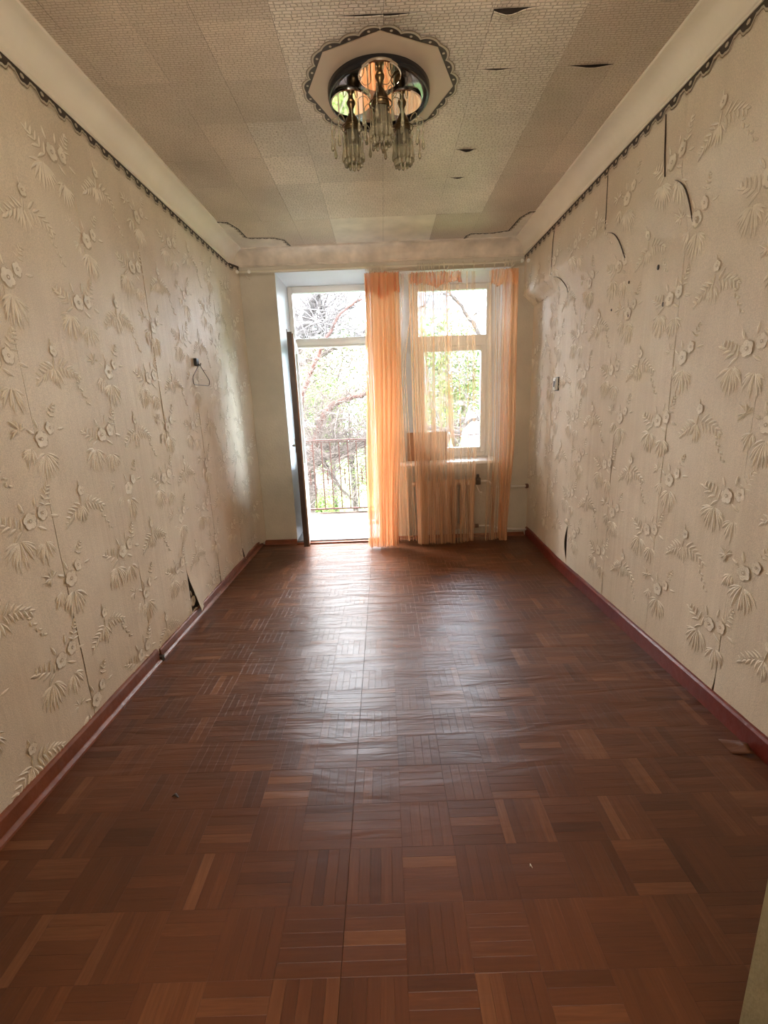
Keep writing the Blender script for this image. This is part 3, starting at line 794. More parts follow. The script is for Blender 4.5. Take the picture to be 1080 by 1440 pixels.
p_ = MB().bbox(DX0+.004, DX1+.03, 4.262, 4.302, 0, .016, .003).build('trim_5', M['skirting']); tag(p_, kind='structure')

dr = empty('door_1', (-.83, 4.59, .09)); tag(dr, kind='structure'); dr['label'] = 'white balcony door leaf with dark brown edge standing open into the room'
A = Vector((-.822, 4.585)); B = Vector((-.733, 3.905)); dv = (B-A); ln = dv.length; dv.normalize(); nv = Vector((-dv.y, dv.x))  # nv points to the room's middle
def leafbox(name, s0, s1, t0, t1, z0, z1, m_):
    mb = MB(); vs = []
    for z in (z0, z1):
        for s__, t in ((s0, t0), (s1, t0), (s1, t1), (s0, t1)):
            p = A+dv*s__+nv*t; vs.append((p.x, p.y, z))
    mb.add(vs, [(0, 1, 2, 3), (4, 5, 6, 7), (0, 1, 5, 4), (1, 2, 6, 5), (2, 3, 7, 6), (3, 0, 4, 7)])
    return keep(mb.build(name, M[m_]), dr)
leafbox('stile', 0, .085, -.02, .022, .095, 1.885, 'upvc'); leafbox('stile', ln-.09, ln-.004, -.02, .022, .09, 1.915, 'upvc')
leafbox('rail', .085, ln-.09, -.02, .022, 1.82, 1.90, 'upvc'); leafbox('rail', .085, ln-.09, -.02, .022, .095, .19, 'upvc'); leafbox('rail', .085, ln-.09, -.02, .022, .70, .78, 'upvc')
leafbox('glass_pane', .08, ln-.085, -.003, .003, .775, 1.825, 'glass'); leafbox('bottom_panel', .08, ln-.085, -.010, .010, .185, .705, 'upvc')
leafbox('edge_strip', ln-.004, ln+.004, -.024, .010, .088, 1.925, 'door_brown'); leafbox('edge_strip', ln-.004, ln+.002, .010, .023, .088, 1.912, 'brown_board')
leafbox('edge_lip', ln-.012, ln+.007, -.030, -.024, .085, 1.945, 'door_brown')
h_ = MB(); p = A+dv*(ln-.04)-nv*.02; q_ = A+dv*(ln-.04)-nv*.055; r_ = A+dv*(ln-.13)-nv*.055
h_.tube([(p.x, p.y, 1.0), (q_.x, q_.y, 1.0)], .008, 10); h_.tube([(q_.x, q_.y, 1.0), (r_.x, r_.y, .998)], [.009, .007], 10)
a1 = A+dv*(ln-.055)-nv*.022
h_.bbox(min(p.x, a1.x)-.01, max(p.x, a1.x)+.006, p.y-.02, p.y+.02, .94, 1.06, .003)
keep(h_.build('door_handle', M['steel']), dr)

# window (window_2)
wn = empty('window_2'); tag(wn, kind='structure')
bar(wn, 'jamb', wx0, wx0+.045, wz0, wz1); bar(wn, 'jamb', wx1-.045, wx1, wz0, wz1); bar(wn, 'head', wx0+.045, wx1-.045, wz1-.05, wz1)
bar(wn, 'transom', wx0+.045, wx1-.045, 1.845, 1.945); bar(wn, 'bottom_rail', wx0+.045, wx1-.045, wz0, wz0+.045)
sa = [('sash_stile', wx0+.045, wx0+.095, .817, 1.845), ('sash_stile', wx1-.095, wx1-.045, .817, 1.845), ('sash_rail', wx0+.095, wx1-.095, .817, .868), ('sash_rail', wx0+.095, wx1-.095, 1.80, 1.845)]
for n_, a, b_, c_, d_ in sa: bar(wn, n_, a, b_, c_, d_, 4.585, 4.64)
MB().box(wx0+.04, wx1-.04, 4.63, 4.636, 1.94, wz1-.045).build('glass_pane', M['glass'], wn)
MB().box(wx0+.09, wx1-.09, 4.61, 4.616, .86, 1.805).build('glass_pane', M['glass'], wn)
# sill board
sl = MB().bbox(.145, 1.175, 4.235, 4.60, .742, .768, .006).build('trim_6', simple('white_window_sill', (.85, .86, .86), .3, var=.03)); smooth_by_angle(sl); tag(sl, kind='structure')

# ------------------------------------------------------------------ radiator and pipes
rad = empty('radiator', (.575, 4.31, .02))
tag(rad, 'pinkish cast iron column radiator under the window sill behind the peach curtain', 'radiator')
def section_mesh():
    mb = MB(); w_ = .030
    for yy in (-.045, .0, .045):
        mb.tube([(0, yy, .055), (0, yy, .075), (0, yy, .12), (0, yy, .42), (0, yy, .47), (0, yy, .495)], [.018, .022, .0235, .0235, .022, .018], 12)
    for zc in (.055, .495):
        mb.lathe([(.0, -.040), (.026, -.040), (.030, -.034), (.030, .034), (.026, .040), (0, .040)], (0, 0, zc), 18, axis='x')
        mb.tube([(0, -.048, zc), (0, .048, zc)], [.022, .022], 12)
    return mb.mesh('section', M['radiator'])
sm_ = section_mesh()
for k in range(7):
    o = bpy.data.objects.new('section', sm_); COL.objects.link(o); o.location = (.335+.082*k-.575, 0, .04); o.parent = rad
for k in (0, 6):
    o = MB().box(-.012, .012, -.03, .03, -.02, .03).build('foot', M['radiator'], rad); o.location = (.335+.082*k-.575, 0, .0)
o = MB().lathe([(0, 0), (.020, 0), (.024, .01), (.020, .03), (0, .032)], (0, 0, 0), 14, axis='x').build('end_plug', M['radiator'], rad); o.location = (.335-.041-.575-.03, 0, .535)

def rounded(pts, r_=.03, n=5):
    pts = [Vector(p) for p in pts]; out = [pts[0]]
    for i in range(1, len(pts)-1):
        a, b_, c_ = pts[i-1], pts[i], pts[i+1]
        p0 = b_+(a-b_).normalized()*min(r_, (a-b_).length*.45); p1 = b_+(c_-b_).normalized()*min(r_, (c_-b_).length*.45)
        for k in range(n+1):
            t = k/n; out.append(p0*(1-t)**2+b_*2*t*(1-t)+p1*t*t)
    out.append(pts[-1]); return out
pt_ = MB().tube(rounded([(.915, 4.31, .560), (.99, 4.31, .562), (1.045, 4.30, .510), (1.07, 4.29, .502), (1.372, 4.29, .500)]), .011, 12)
o = pt_.build('heating_pipe', M['white_paint']); tag(o, 'white upper heating pipe running from the radiator valve to the right wall', 'pipe', 'heating pipes beside the radiator')
k_ = MB().lathe([(0, -.012), (.022, -.012), (.024, 0), (.020, .012), (0, .014)], (1.366, 4.29, .500), 14, axis='x').build('pipe_collar', M['pipe_brown'], o)
k_ = MB().bbox(.868, .918, 4.275, 4.345, .530, .600, .008); k_.lathe([(0, 0), (.016, 0), (.016, .025), (.012, .03), (0, .03)], (.893, 4.31, .600), 14)
k_.build('valve', M['black'], o)
o2 = MB().tube(rounded([(.868, 4.31, .115), (1.05, 4.30, .108), (1.09, 4.28, .088), (1.378, 4.28, .066)]), .010, 12).build('heating_pipe', M['white_paint'])
tag(o2, 'white lower heating pipe just above the floor beside the radiator', 'pipe', 'heating pipes beside the radiator')
MB().lathe([(0, -.02), (.02, -.02), (.02, .02), (0, .02)], (.885, 4.31, .115), 12, axis='x').build('union_nut', M['pipe_brown'], o2)
o3 = MB().tube(rounded([(1.052, 4.345, .0), (1.052, 4.345, .64)]), .010, 10).build('niche_edge_strip', M['pipe_brown'])  # added rod that paints the brownish shade of the niche's right edge
tag(o3, 'thin brown vertical strip in place of the shaded right edge of the radiator niche', 'pipe')
cb = MB().tube([(.872+.05*t, 4.262-.01*math.sin(PI*t), .535-.075*math.sin(PI*t*.62)**1.0-.0*t) for t in [i/10 for i in range(11)]], .0045, 8).build('valve_hose', M['white_paint'])
tag(cb, 'short white curved hose hanging below the black radiator valve', 'hose')

# board standing on the sill behind the curtain
b_ = MB().bbox(.225, .615, 4.40, 4.425, .7695, 1.045, .004).build('brown_board', M['brown_board']); smooth_by_angle(b_)
tag(b_, 'low reddish brown board standing on the left part of the window sill', 'board')
bx = MB(); 

# ------------------------------------------------------------------ curtain rod
rod = empty('curtain_rod', (.05, 4.15, 2.447)); tag(rod, 'long thin cream curtain rod with ball ends below the cornice', 'curtain rod')
RY = 4.15
def rodz(x): return 2.449-.004*x+.006*sstep(.9, 1.28, x)
keep(MB().tube([(x, RY, rodz(x)) for x in [-1.17+.1*i for i in range(25)]], .0075, 10).build('pole', M['cream']), rod)
for x in (-1.185, -1.085, 1.215, 1.268):
    keep(MB().lathe([(0, -.014), (.009, -.012), (.016, 0), (.009, .012), (0, .014)], (x, RY, rodz(x)), 14, axis='x').build('finial', M['white_paint']), rod)
for x in (-1.13, .60, 1.16):
    keep(MB().tube([(x, RY, rodz(x)-.009), (x, RY+.01, rodz(x)-.014), (x, YB-.002, rodz(x)-.014)], .005, 8).build('bracket', M['cream']), rod)
def ring(x, tilt=0, mat_='cream'):
    R0 = .021; pts = [(x+.25*R0*math.sin(tilt)*math.sin(2*PI*k/16), RY+R0*math.cos(2*PI*k/16), rodz(x)-.006+R0*math.sin(2*PI*k/16)) for k in range(16)]
    mb = MB().tube(pts, .0034, 6, closed=True)
    mb.tube([(x, RY, rodz(x)-.028), (x+.004, RY, rodz(x)-.036), (x, RY-.002, rodz(x)-.048)], .0028, 5)
    return keep(mb.build('curtain_ring', M[mat_]), rod)
for k in range(15): ring(-.10+.0125*k+rnd.uniform(-.002, .002), rnd.uniform(-.8, .8))
for x in [.335, .35, .372, .39, .43, .455, .475, .52, .56, .64, .72, .81, .90, .985, 1.07, 1.10, 1.13]: ring(x, rnd.uniform(-.8, .8))

# ------------------------------------------------------------------ curtains
def curtain(name, xt, xb, zt, zb, folds, amp_y, matl, seed, N_=420, V=46, lean=None, yoff=0, parent=None, x0=0, over=1.0):
    """folds: list of (position at the top, position at the bottom, relative cloth share); each is one gathered fold"""
    r = random.Random(seed)
    n = len(folds); per = N_//n; rows = []
    jitter = [(r.uniform(-.4, .4), r.uniform(.6, 1.35), r.uniform(-1, 1)) for _ in range(n+1)]
    mb = MB(); vs = []
    for j in range(V+1):
        v = j/V; a0, a1 = xt(v), xb(v)
        c = [a0+(a1-a0)*(f_[0]*(1-v)+f_[1]*v) for f_ in folds]+[a1]
        for i in range(n*per+1):
            k = min(n-1, i//per); t = i/per-k
            u = i/(n*per)
            ja, am, kk = jitter[k]
            st = t-over*.155*math.sin(2*PI*t)*1.0-over*.07*math.sin(4*PI*t+ja)*(0 if t in (0, 1) else 1)
            x = c[k]+(c[k+1]-c[k])*st+.004*math.sin(v*6+kk*5+k)*v
            y = RY-.012+yoff+amp_y*am*math.sin(2*PI*t)*(.45+.75*v)+.008*wob(u*8, v*2, seed)
            if lean: y += lean(v)
            top = zt(u); bot = zb(u)
            vs.append((x, y, top+(bot-top)*v))
    m_ = n*per+1
    mb.add(vs, [(j*m_+i, j*m_+i+1, (j+1)*m_+i+1, (j+1)*m_+i) for j in range(V) for i in range(m_-1)], 0, True)
    return mb.build(name, matl, parent, normals=False)
def folds(spec, seed):
    """spec: list of (width share at top, width share at bottom, number of folds)"""
    r = random.Random(seed); wt = []; wb = []
    for a, b_, k in spec:
        q = [r.uniform(.3, 2.2) for _ in range(k)]; t = sum(q)
        wt += [a*x/t for x in q]
        q = [x*r.uniform(.75, 1.3) for x in q]; t = sum(q); wb += [b_*x/t for x in q]
    st, sb = sum(wt), sum(wb); ct = cb = 0; out = []
    for a, b_ in zip(wt, wb):
        out.append((ct/st, cb/sb, 1)); ct += a; cb += b_
    return out
def ragged(z, k): return lambda u: z-.006-.010*abs(math.sin(u*31*k))-.006*abs(math.sin(u*77+k))
ZT = 2.405
ln1 = lambda v: -.05*v*v
F1 = folds([(1, 1, 9)], 5)
cu1 = curtain('curtain', lambda v: -.112-.075*sstep(0, 1, v), lambda v: .17-.07*sstep(.3, 1, v), ragged(ZT, 1), lambda u: .012+.02*u+.006*math.sin(u*40), F1, .026, M['curtain'], 1, 600, lean=ln1, yoff=-.018, over=1.0)
tag(cu1, 'dense gathered sheer orange curtain hanging beside the open balcony doorway', 'curtain')
curtain('heading', lambda v: -.114, lambda v: .175, ragged(ZT+.006, 1), lambda u: 2.215+.03*math.sin(u*9), folds([(1, 1, 11)], 8), .016, M['heading'], 3, 300, V=5, yoff=-.022, parent=cu1)
curtain('outer_layer', lambda v: -.112-.07*v, lambda v: .13-.05*v, ragged(ZT, 2), lambda u: .016, folds([(1, 1, 5)], 18), .016, M['curtain'], 13, 400, lean=ln1, yoff=-.040, parent=cu1)
curtain('side_drape', lambda v: .11+.02*v, lambda v: .30-.12*sstep(0, .35, v)+.10*v, ragged(ZT, 2), lambda u: .03, folds([(1, 1, 5)], 9), .012, M['curtain2'], 4, 200, yoff=.014, parent=cu1)
ln2 = lambda v: -.03*v*v
F2 = folds([(.22, .18, 8), (.16, .24, 9), (.42, .40, 6), (.20, .18, 6)], 21)
cu2 = curtain('curtain', lambda v: .255+.03*v, lambda v: 1.178-.05*sstep(.55, 1, v), ragged(ZT-.004, 3), lambda u: .010+.03*sstep(.55, 1, u)+.006*math.sin(u*30), F2, .020, M['curtain2'], 2, 900, lean=ln2, over=1.15)
tag(cu2, 'thin see-through peach curtain drawn across the window and radiator', 'curtain')
curtain('heading', lambda v: .27, lambda v: .70, ragged(ZT, 3), lambda u: 2.300+.010*math.sin(u*23)-.05*math.exp(-((u-.62)/.06)**2), folds([(1, 1, 13)], 30), .016, M['heading'], 2, 420, V=5, yoff=-.004, parent=cu2)
curtain('heading', lambda v: .96, lambda v: 1.18, ragged(ZT, 3), lambda u: 2.27+.012*math.sin(u*13), folds([(1, 1, 6)], 31), .014, M['curtain'], 6, 200, V=5, yoff=-.004, parent=cu2)
curtain('side_hem', lambda v: 1.055, lambda v: 1.185-.05*sstep(.55, 1, v), ragged(ZT, 3), lambda u: .02, folds([(1, 1, 4)], 12), .012, M['curtain'], 7, 160, yoff=-.006, lean=ln2, parent=cu2)
curtain('inner_fold', lambda v: .285+.015*v, lambda v: .40+.15*sstep(.2, .9, v), ragged(ZT, 3), lambda u: .012, folds([(1, 1, 6)], 14), .014, M['curtain2'], 8, 240, yoff=-.030, lean=ln2, parent=cu2)

# ------------------------------------------------------------------ chandelier
ch = empty('chandelier', (.036, 2.34, HT)); tag(ch, 'round dark chrome ceiling lamp with three mirror discs and hanging smoky glass drops', 'ceiling lamp')
CX, CY = .034, 2.345
keep(MB().lathe([(.0, HT-.007), (.214, HT-.007), (.224, HT-.012), (.224, HT-.030), (.220, HT-.042), (.212, HT-.044), (.211, HT-.030)], (CX, CY, 0), 64).build('rim', M['rim_black']), ch)
pl = [(0.0001, HT-.048)]+[(.213*k/10, HT-.048+.018*(k/10)**2) for k in range(1, 11)]+[(.213, HT-.012)]
keep(MB().lathe(pl, (CX, CY, 0), 64).build('reflector_plate', M['chrome_dark']), ch)
def drop(mb, x, y, z0, ln_, dr_):
    mb.tube([(x, y, z0), (x, y, z0-ln_*.62), (x, y, z0-ln_*.75), (x, y, z0-ln_*.88), (x, y, z0-ln_*.96), (x, y, z0-ln_)], [.0022, .0028, .0055*dr_, .0082*dr_, .006*dr_, .001], 7)
inner_me = MB(); drop(inner_me, 0, 0, 0, .105, 1.0); inner_me = inner_me.mesh('glass_drop', M['crystal'])
om = MB(); om.tube([(-.020*math.cos(PI*k/8), 0, .016*math.sin(PI*k/8)) for k in range(9)], .0018, 6); drop(om, .020, 0, 0, .112, 1.0)
outer_me = om.mesh('glass_drop', M['crystal'])
for (lx, ly, zt_) in [(.038, 2.185, HT-.048), (-.090, 2.345, HT-.046), (.136, 2.36, HT-.046)]:
    la = MB(); la.lathe([(.0, 0), (.014, 0), (.020, -.006), (.011, -.022), (.009, -.040), (.016, -.046), (.018, -.052), (.026, -.062), (.034, -.085), (.036, -.100), (.030, -.104), (.028, -.16), (.0, -.163)], (0, 0, 0), 20)
    lamp = la.build('lamp_holder', M['brass']); lamp.location = (lx-ch.location.x, ly-ch.location.y, zt_-HT); lamp.parent = ch
    md = MB().lathe([(0, .012), (.084, .012), (.088, .006), (.088, -.001), (.084, -.0035), (0, -.0035)], (0, 0, 0), 48).build('mirror_disc', M['mirror'], lamp)
    smooth_by_angle(md, 20)
    gr = MB(); gr.tube([(.046*math.cos(2*PI*k/24), .046*math.sin(2*PI*k/24), -.098) for k in range(24)], .0025, 6, closed=True)
    gr.tube([(.036*math.cos(2*PI*k/24), .036*math.sin(2*PI*k/24), -.112) for k in range(24)], .0025, 6, closed=True)
    gr.build('wire_ring', M['brass'], lamp)
    gc = MB().lathe([(.030, -.102), (.032, -.16), (.033, -.195), (.030, -.215), (.012, -.222)], (0, 0, 0), 20).build('glass_shade', M['crystal'], lamp)
    for rr, nn, zz in ((.036, 12, -.112), (.045, 14, -.102)):
        for k in range(nn):
            a = 2*PI*(k+.5*(rr > .04))/nn
            o = bpy.data.objects.new('glass_drop', inner_me); COL.objects.link(o); o.parent = lamp
            o.location = (rr*math.cos(a), rr*math.sin(a), zz-.020-(.012 if rr < .04 else 0)+rnd.uniform(-.004, .004))
    for k in range(9):
        a = 2*PI*k/9+lx*9
        o = bpy.data.objects.new('glass_drop', outer_me); COL.objects.link(o); o.parent = lamp
        o.location = (.072*math.cos(a), .072*math.sin(a), -.085+rnd.uniform(-.006, .006)); o.rotation_euler = (0, 0, a)

# ------------------------------------------------------------------ small things on walls and floor
hk = MB().bbox(XL+.0085, XL+.030, 3.185, 3.228, 1.618, 1.668, .004); hk.tube([(XL+.028, 3.205, 1.63), (XL+.045, 3.205, 1.622), (XL+.048, 3.205, 1.636)], .004, 6)
o = hk.build('wall_hook', M['black']); tag(o, 'small black square wall hook on the left wall', 'hook')
lp = rounded([(3.213, 1.627), (3.045+.045, 1.535), (3.075+.02, 1.500), (3.375, 1.498), (3.385, 1.52), (3.213, 1.627)] and [Vector((0, 3.205, 1.628)), Vector((0, 3.085, 1.535)), Vector((0, 3.10, 1.492)), Vector((0, 3.37, 1.495)), Vector((0, 3.385, 1.530)), Vector((0, 3.212, 1.628))], .02)
pts = [(XL+.036-.010*(1.63-p.z)/.13, p.y, p.z) for p in lp]
o = MB().tube(pts, .0024, 8).build('wire_loop', M['wire']); tag(o, 'thin triangular wire loop hanging from the black wall hook', 'hanger')
o = MB().tube([(XL+.008, 3.335, 1.600), (XL+.014, 3.335, 1.600), (XL+.014, 3.375, 1.603)], .0015, 6).build('bent_nail', M['wire']); tag(o, 'tiny bent nail in the left wall right of the wire loop', 'nail')
sw = empty('light_switch', (XR, 3.585, 1.42)); tag(sw, 'small white switch plate with a dark slot on the right wall', 'switch')
xs_ = right_x(3.585, 1.42)
o = keep(MB().bbox(xs_-.030, xs_-.003, 3.553, 3.614, 1.376, 1.464, .003).build('switch_plate', M['white_paint']), sw); smooth_by_angle(o)
keep(MB().bbox(xs_-.012, xs_-.002, 3.546, 3.621, 1.369, 1.471, .002).build('back_plate', M['black']), sw)
keep(MB().bbox(xs_-.0315, xs_-.028, 3.558, 3.566, 1.385, 1.455, .001).build('dark_gap', M['black']), sw)
keep(MB().bbox(xs_-.034, xs_-.028, 3.578, 3.590, 1.398, 1.442, .0015).build('rocker', M['black']), sw)
# torn flap by the right-hand rip
fl = MB(); vs = []
for i in range(5):
    for j in range(3):
        t = i/4; vs.append((right_x(3.2, .4)-.012-.018*math.sin(PI*t)*(j/2), 3.215+.012*(j-1)+.01*t, .395+.045*t))
fl.add(vs, [(i*3+j, i*3+j+1, (i+1)*3+j+1, (i+1)*3+j) for i in range(4) for j in range(2)], 0, True)
fl.build('torn_flap', M['motif'], wall_right, normals=False)
# curled corner of the linoleum by the right skirting
cl = MB(); vs = []; n = 8
for i in range(n+1):
    for j in range(5):
        u, v = i/n, j/4
        vs.append((1.245+.065*v+.012*u*math.sin(3*v), 1.41+.075*u-.02*v, .0015+.022*(v**1.5)*math.sin(PI*(.25+.6*u))+.004*math.sin(9*u+3*v)*v))
k = len(vs); vs += [(a, b_, c_-.0012) for a, b_, c_ in vs]
fs = [(i*5+j, i*5+j+1, (i+1)*5+j+1, (i+1)*5+j) for i in range(n) for j in range(4)]
cl.add(vs, fs+[[q+k for q in f_] for f_ in fs]+[(0*5+j, j+1, k+j+1, k+j) for j in range(4)]+[(n*5+j, n*5+j+1, k+n*5+j+1, k+n*5+j) for j in range(4)]+[(i*5+4, (i+1)*5+4, k+(i+1)*5+4, k+i*5+4) for i in range(n)], 0, True)
o = cl.build('curled_flooring', M['floor']); add_tone(o.data, [(.55, 0, 0, 1)]*len(o.data.vertices)); tag(o, 'curled up torn corner of brown flooring beside the dark red skirting', 'flooring scrap')
# dark flake on the floor, white crumbs
def flake(name, x, y, lx, ly, h, mt, label, cat, group=None):
    mb = MB(); vs = []
    for i in range(7):
        t = i/6
        for s__ in (-1, 1):
            vs.append((x+lx*(t-.5), y+ly*.5*s__*(.4+math.sin(PI*t))+.004*math.sin(5*t), .0008+h*math.sin(PI*t)))
    k = len(vs); vs += [(a, b_, max(0.0001, c_-.0012)) for a, b_, c_ in vs]
    fs = [(2*i, 2*i+1, 2*i+3, 2*i+2) for i in range(6)]
    mb.add(vs, fs+[[q+k for q in f_] for f_ in fs]+[(2*i, 2*i+2, k+2*i+2, k+2*i) for i in range(6)]+[(2*i+1, 2*i+3, k+2*i+3, k+2*i+1) for i in range(6)], 0, True)
    o = mb.build(name, mt); tag(o, label, cat, group); return o
flake('dark_flake', -.777, 1.304, .026, .009, .006, M['border_dark'], 'small dark curled flake lying on the left part of the floor', 'debris')
o = flake('white_crumb', .375, 1.02, .006, .005, .003, M['white_chip'], 'tiny white crumb on the dark floor in the lower right', 'debris')
# end block of the skirting joint on the left
o = MB().bbox(XL+.001, XL+.030, 2.188, 2.212, 0, .03, .002).build('skirting_gap_stub', M['old_plaster']); o.parent = bpy.data.objects['baseboard_left']

# ------------------------------------------------------------------ outside: balcony
bs = MB().box(-1.9, 2.0, 4.745, 5.66, -.16, .0).build('balcony_slab', M['slab']); tag(bs, 'worn reddish balcony floor slab outside the doorway', 'balcony floor')
MB().tube([(x, 5.57+.01*wob(x*9), .012) for x in [-.85+.05*i for i in range(14)]], [.004+.006*abs(wob(i*2.1)) for i in range(14)], 6).build('dirt_ridge', M['old_plaster'], bs)
rl = empty('balcony_railing', (0, 5.62, 0)); tag(rl, 'thin reddish brown metal balcony railing with vertical bars', 'railing')
keep(MB().box(-1.88, 1.98, 5.600, 5.640, .918, .930).build('top_rail', M['rust']), rl); keep(MB().box(-1.88, 1.98, 5.612, 5.628, .895, .903).build('upper_bar', M['rust']), rl)
keep(MB().box(-1.88, 1.98, 5.600, 5.640, .045, .062).build('bottom_rail', M['rust']), rl)
bme = MB().box(-.0065, .0065, -.0065, .0065, .062, .896).mesh('baluster', M['rust'])
sme = MB().box(-.0055, .0055, -.005, .005, .37, .56); 
for zz in (.43, .505): sme.box(-.017, .017, -.004, .004, zz-.005, zz+.005)
sme.box(-.053, .053, -.003, .003, .549, .553); sme = sme.mesh('short_bar', M['rust'])
sp_ = .1085
for k in range(-9, 12):
    x = -.783+.1085*3+sp_*(k)
    if not (-1.88 < x < 1.98): continue
    for me_, nm, dx in ((bme, 'baluster', 0),)+(((sme, 'short_bar', sp_/2),) if k % 2 else ()):
        o = bpy.data.objects.new(nm, me_); COL.objects.link(o); o.location = (x+dx, 0, 0); o.parent = rl
for x in (-1.87, 1.97):
    keep(MB().box(x-.015, x+.015, 4.75, 5.63, .905, .93).build('side_rail', M['rust']), rl)

# ------------------------------------------------------------------ outside: ground, trees, houses
g_ = MB(); n = 30
vs = [(-40+80*i/n, 5.8+60*j/n, -3.6+.25*wob(i*.7, j*.6)) for j in range(n+1) for i in range(n+1)]
g_.add(vs, [(j*(n+1)+i, j*(n+1)+i+1, (j+1)*(n+1)+i+1, (j+1)*(n+1)+i) for j in range(n) for i in range(n)], 0, True)
o = g_.build('ground', M['grass'], normals=False); tag(o, kind='structure')

def limb_pts(pl, n=6):
    pl = [Vector(p) for p in pl]; out = []
    for i in range(len(pl)-1):
        p0 = pl[max(0, i-1)]; p1 = pl[i]; p2 = pl[i+1]; p3 = pl[min(len(pl)-1, i+2)]
        for k in range(n):
            t = k/n
            out.append(.5*((2*p1)+(-p0+p2)*t+(2*p0-5*p1+4*p2-p3)*t*t+(-p0+3*p1-3*p2+p3)*t**3))
    out.append(pl[-1]); return out
def twig(mb, p, d, ln_, r0, r, depth, droop=.5):
    n = max(4, int(ln_/.13)); pts = [Vector(p)]; d = Vector(d).normalized()
    for i in range(n):
        d = (d+Vector((r.uniform(-.22, .22), r.uniform(-.22, .22), r.uniform(-.2, .2)-droop*.17*(i/n)*2))).normalized()
        q_ = pts[-1]+d*ln_/n
        if q_.y < 5.85: q_.y = 5.85+.1*(5.85-q_.y)
        pts.append(q_)
    mb.tube(pts, [r0*(1-.75*i/n) for i in range(n+1)], 4 if depth > 1 else 3, caps=False)
    if depth > 0:
        for k in range(3 if depth == 1 else 4):
            i = r.randint(1, n-1)
            d2 = (pts[i+1 if i < n else i]-pts[i-1]).normalized()+Vector((r.uniform(-.9, .9), r.uniform(-.7, .7), r.uniform(-.5, .8)))
            twig(mb, pts[i], d2, ln_*r.uniform(.45, .8), r0*.55, r, depth-1, droop)
def tree(root, limbs, seed, ntw, tw_r, twl, label, droop=.6, name='bare_tree'):
    t = empty(name, root); tag(t, label, 'tree', 'bare trees beyond the balcony')
    r = random.Random(seed); tw = MB()
    for nm, pl, r0, r1, mt in limbs:
        pts = limb_pts(pl); n = len(pts)
        mb = MB().tube([p+Vector((.3*r0*wob(i*.9), 0, .3*r0*wob(i*.8, 2))) for i, p in enumerate(pts)], [(r0+(r1-r0)*i/(n-1))*(1+.12*wob(i*1.9)) for i in range(n)], 9)
        keep(mb.build(nm, M[mt]), t)
        if nm == 'trunk': continue
        for k in range(ntw):
            i = r.randint(2, n-1); p = pts[i]
            twig(tw, p, (r.uniform(-1, 1), r.uniform(-.8, .8), r.uniform(-.1, 1.1)), r.uniform(*twl), tw_r, r, 2, droop)
    o = tw.build('twigs', M['twig'], normals=False); tag(o, kind='stuff'); keep(o, t)
    return t
Y1 = 8.0
def q8(*a): return [P(x, y, Y1+dy) for x, y, dy in a]
base = P(433, 700, Y1); fork = P(432, 668, Y1)
tree((base.x-.2, Y1, -3.55), [
    ('trunk', [(base.x-.3, Y1, -3.6), (base.x-.15, Y1, -1.9), base, fork], .21, .12, 'bark'),
    ('branch', [fork]+q8((440, 640, 0), (447, 610, 0), (455, 585, 0), (470, 568, 0), (490, 561, 0), (513, 554, -.1), (550, 548, -.2), (600, 552, -.4)), .075, .03, 'bark_red'),
    ('branch', [fork]+q8((423, 640, .1), (420, 600, .2), (424, 560, .2), (436, 525, .2), (448, 500, .1), (458, 478, 0), (480, 440, 0), (510, 420, 0)), .070, .018, 'bark_red'),
    ('branch', [fork]+q8((445, 650, -.2), (462, 641, -.3), (478, 643, -.3), (492, 633, -.3), (512, 624, -.4), (545, 605, -.5), (590, 600, -.6), (650, 610, -.6)), .085, .03, 'bark'),
    ('branch', [fork]+q8((415, 655, .2), (430, 640, .5), (450, 628, .6), (475, 632, .8), (505, 622, .9), (540, 618, 1)), .06, .03, 'bark'),
    ('branch', q8((452, 645, -.3), (465, 665, -.3), (482, 690, -.2), (500, 705, 0)), .04, .015, 'bark'),
], 11, 46, .0100, (.7, 1.7), 'gnarled leafless tree with arching reddish limbs just beyond the balcony railing')
Y2 = 11.0
def q11(*a): return [P(x, y, Y2+dy) for x, y, dy in a]
b2 = P(405, 520, Y2)
tree((b2.x-.2, Y2, -3.55), [
    ('trunk', [(b2.x-.6, Y2, -3.6), (b2.x-.4, Y2, -1), b2], .24, .15, 'bark'),
    ('branch', [b2]+q11((422, 480, 0), (430, 458, 0), (438, 430, 0), (444, 408, 0), (452, 380, 0), (458, 340, 0)), .15, .10, 'bark'),
    ('branch', [b2]+q11((425, 470, -.2), (440, 470, -.2), (452, 464, -.2), (462, 455, -.2), (475, 440, 0), (500, 430, 0)), .07, .03, 'bark'),
    ('branch', q11((458, 490, .3), (456, 465, .3), (452, 440, .3), (448, 400, .3)), .07, .04, 'bark'),
    ('branch', [b2]+q11((450, 500, .4), (490, 480, .6), (540, 450, 1), (600, 430, 1.4)), .06, .02, 'bark'),
], 23, 42, .013, (.9, 2.2), 'tall grey leafless tree standing behind the gnarled one, filling the top pane', name='tall_bare_tree')
Y3 = 9.0
def q9(*a): return [P(x, y, Y3+dy) for x, y, dy in a]
b3 = P(735, 640, Y3)
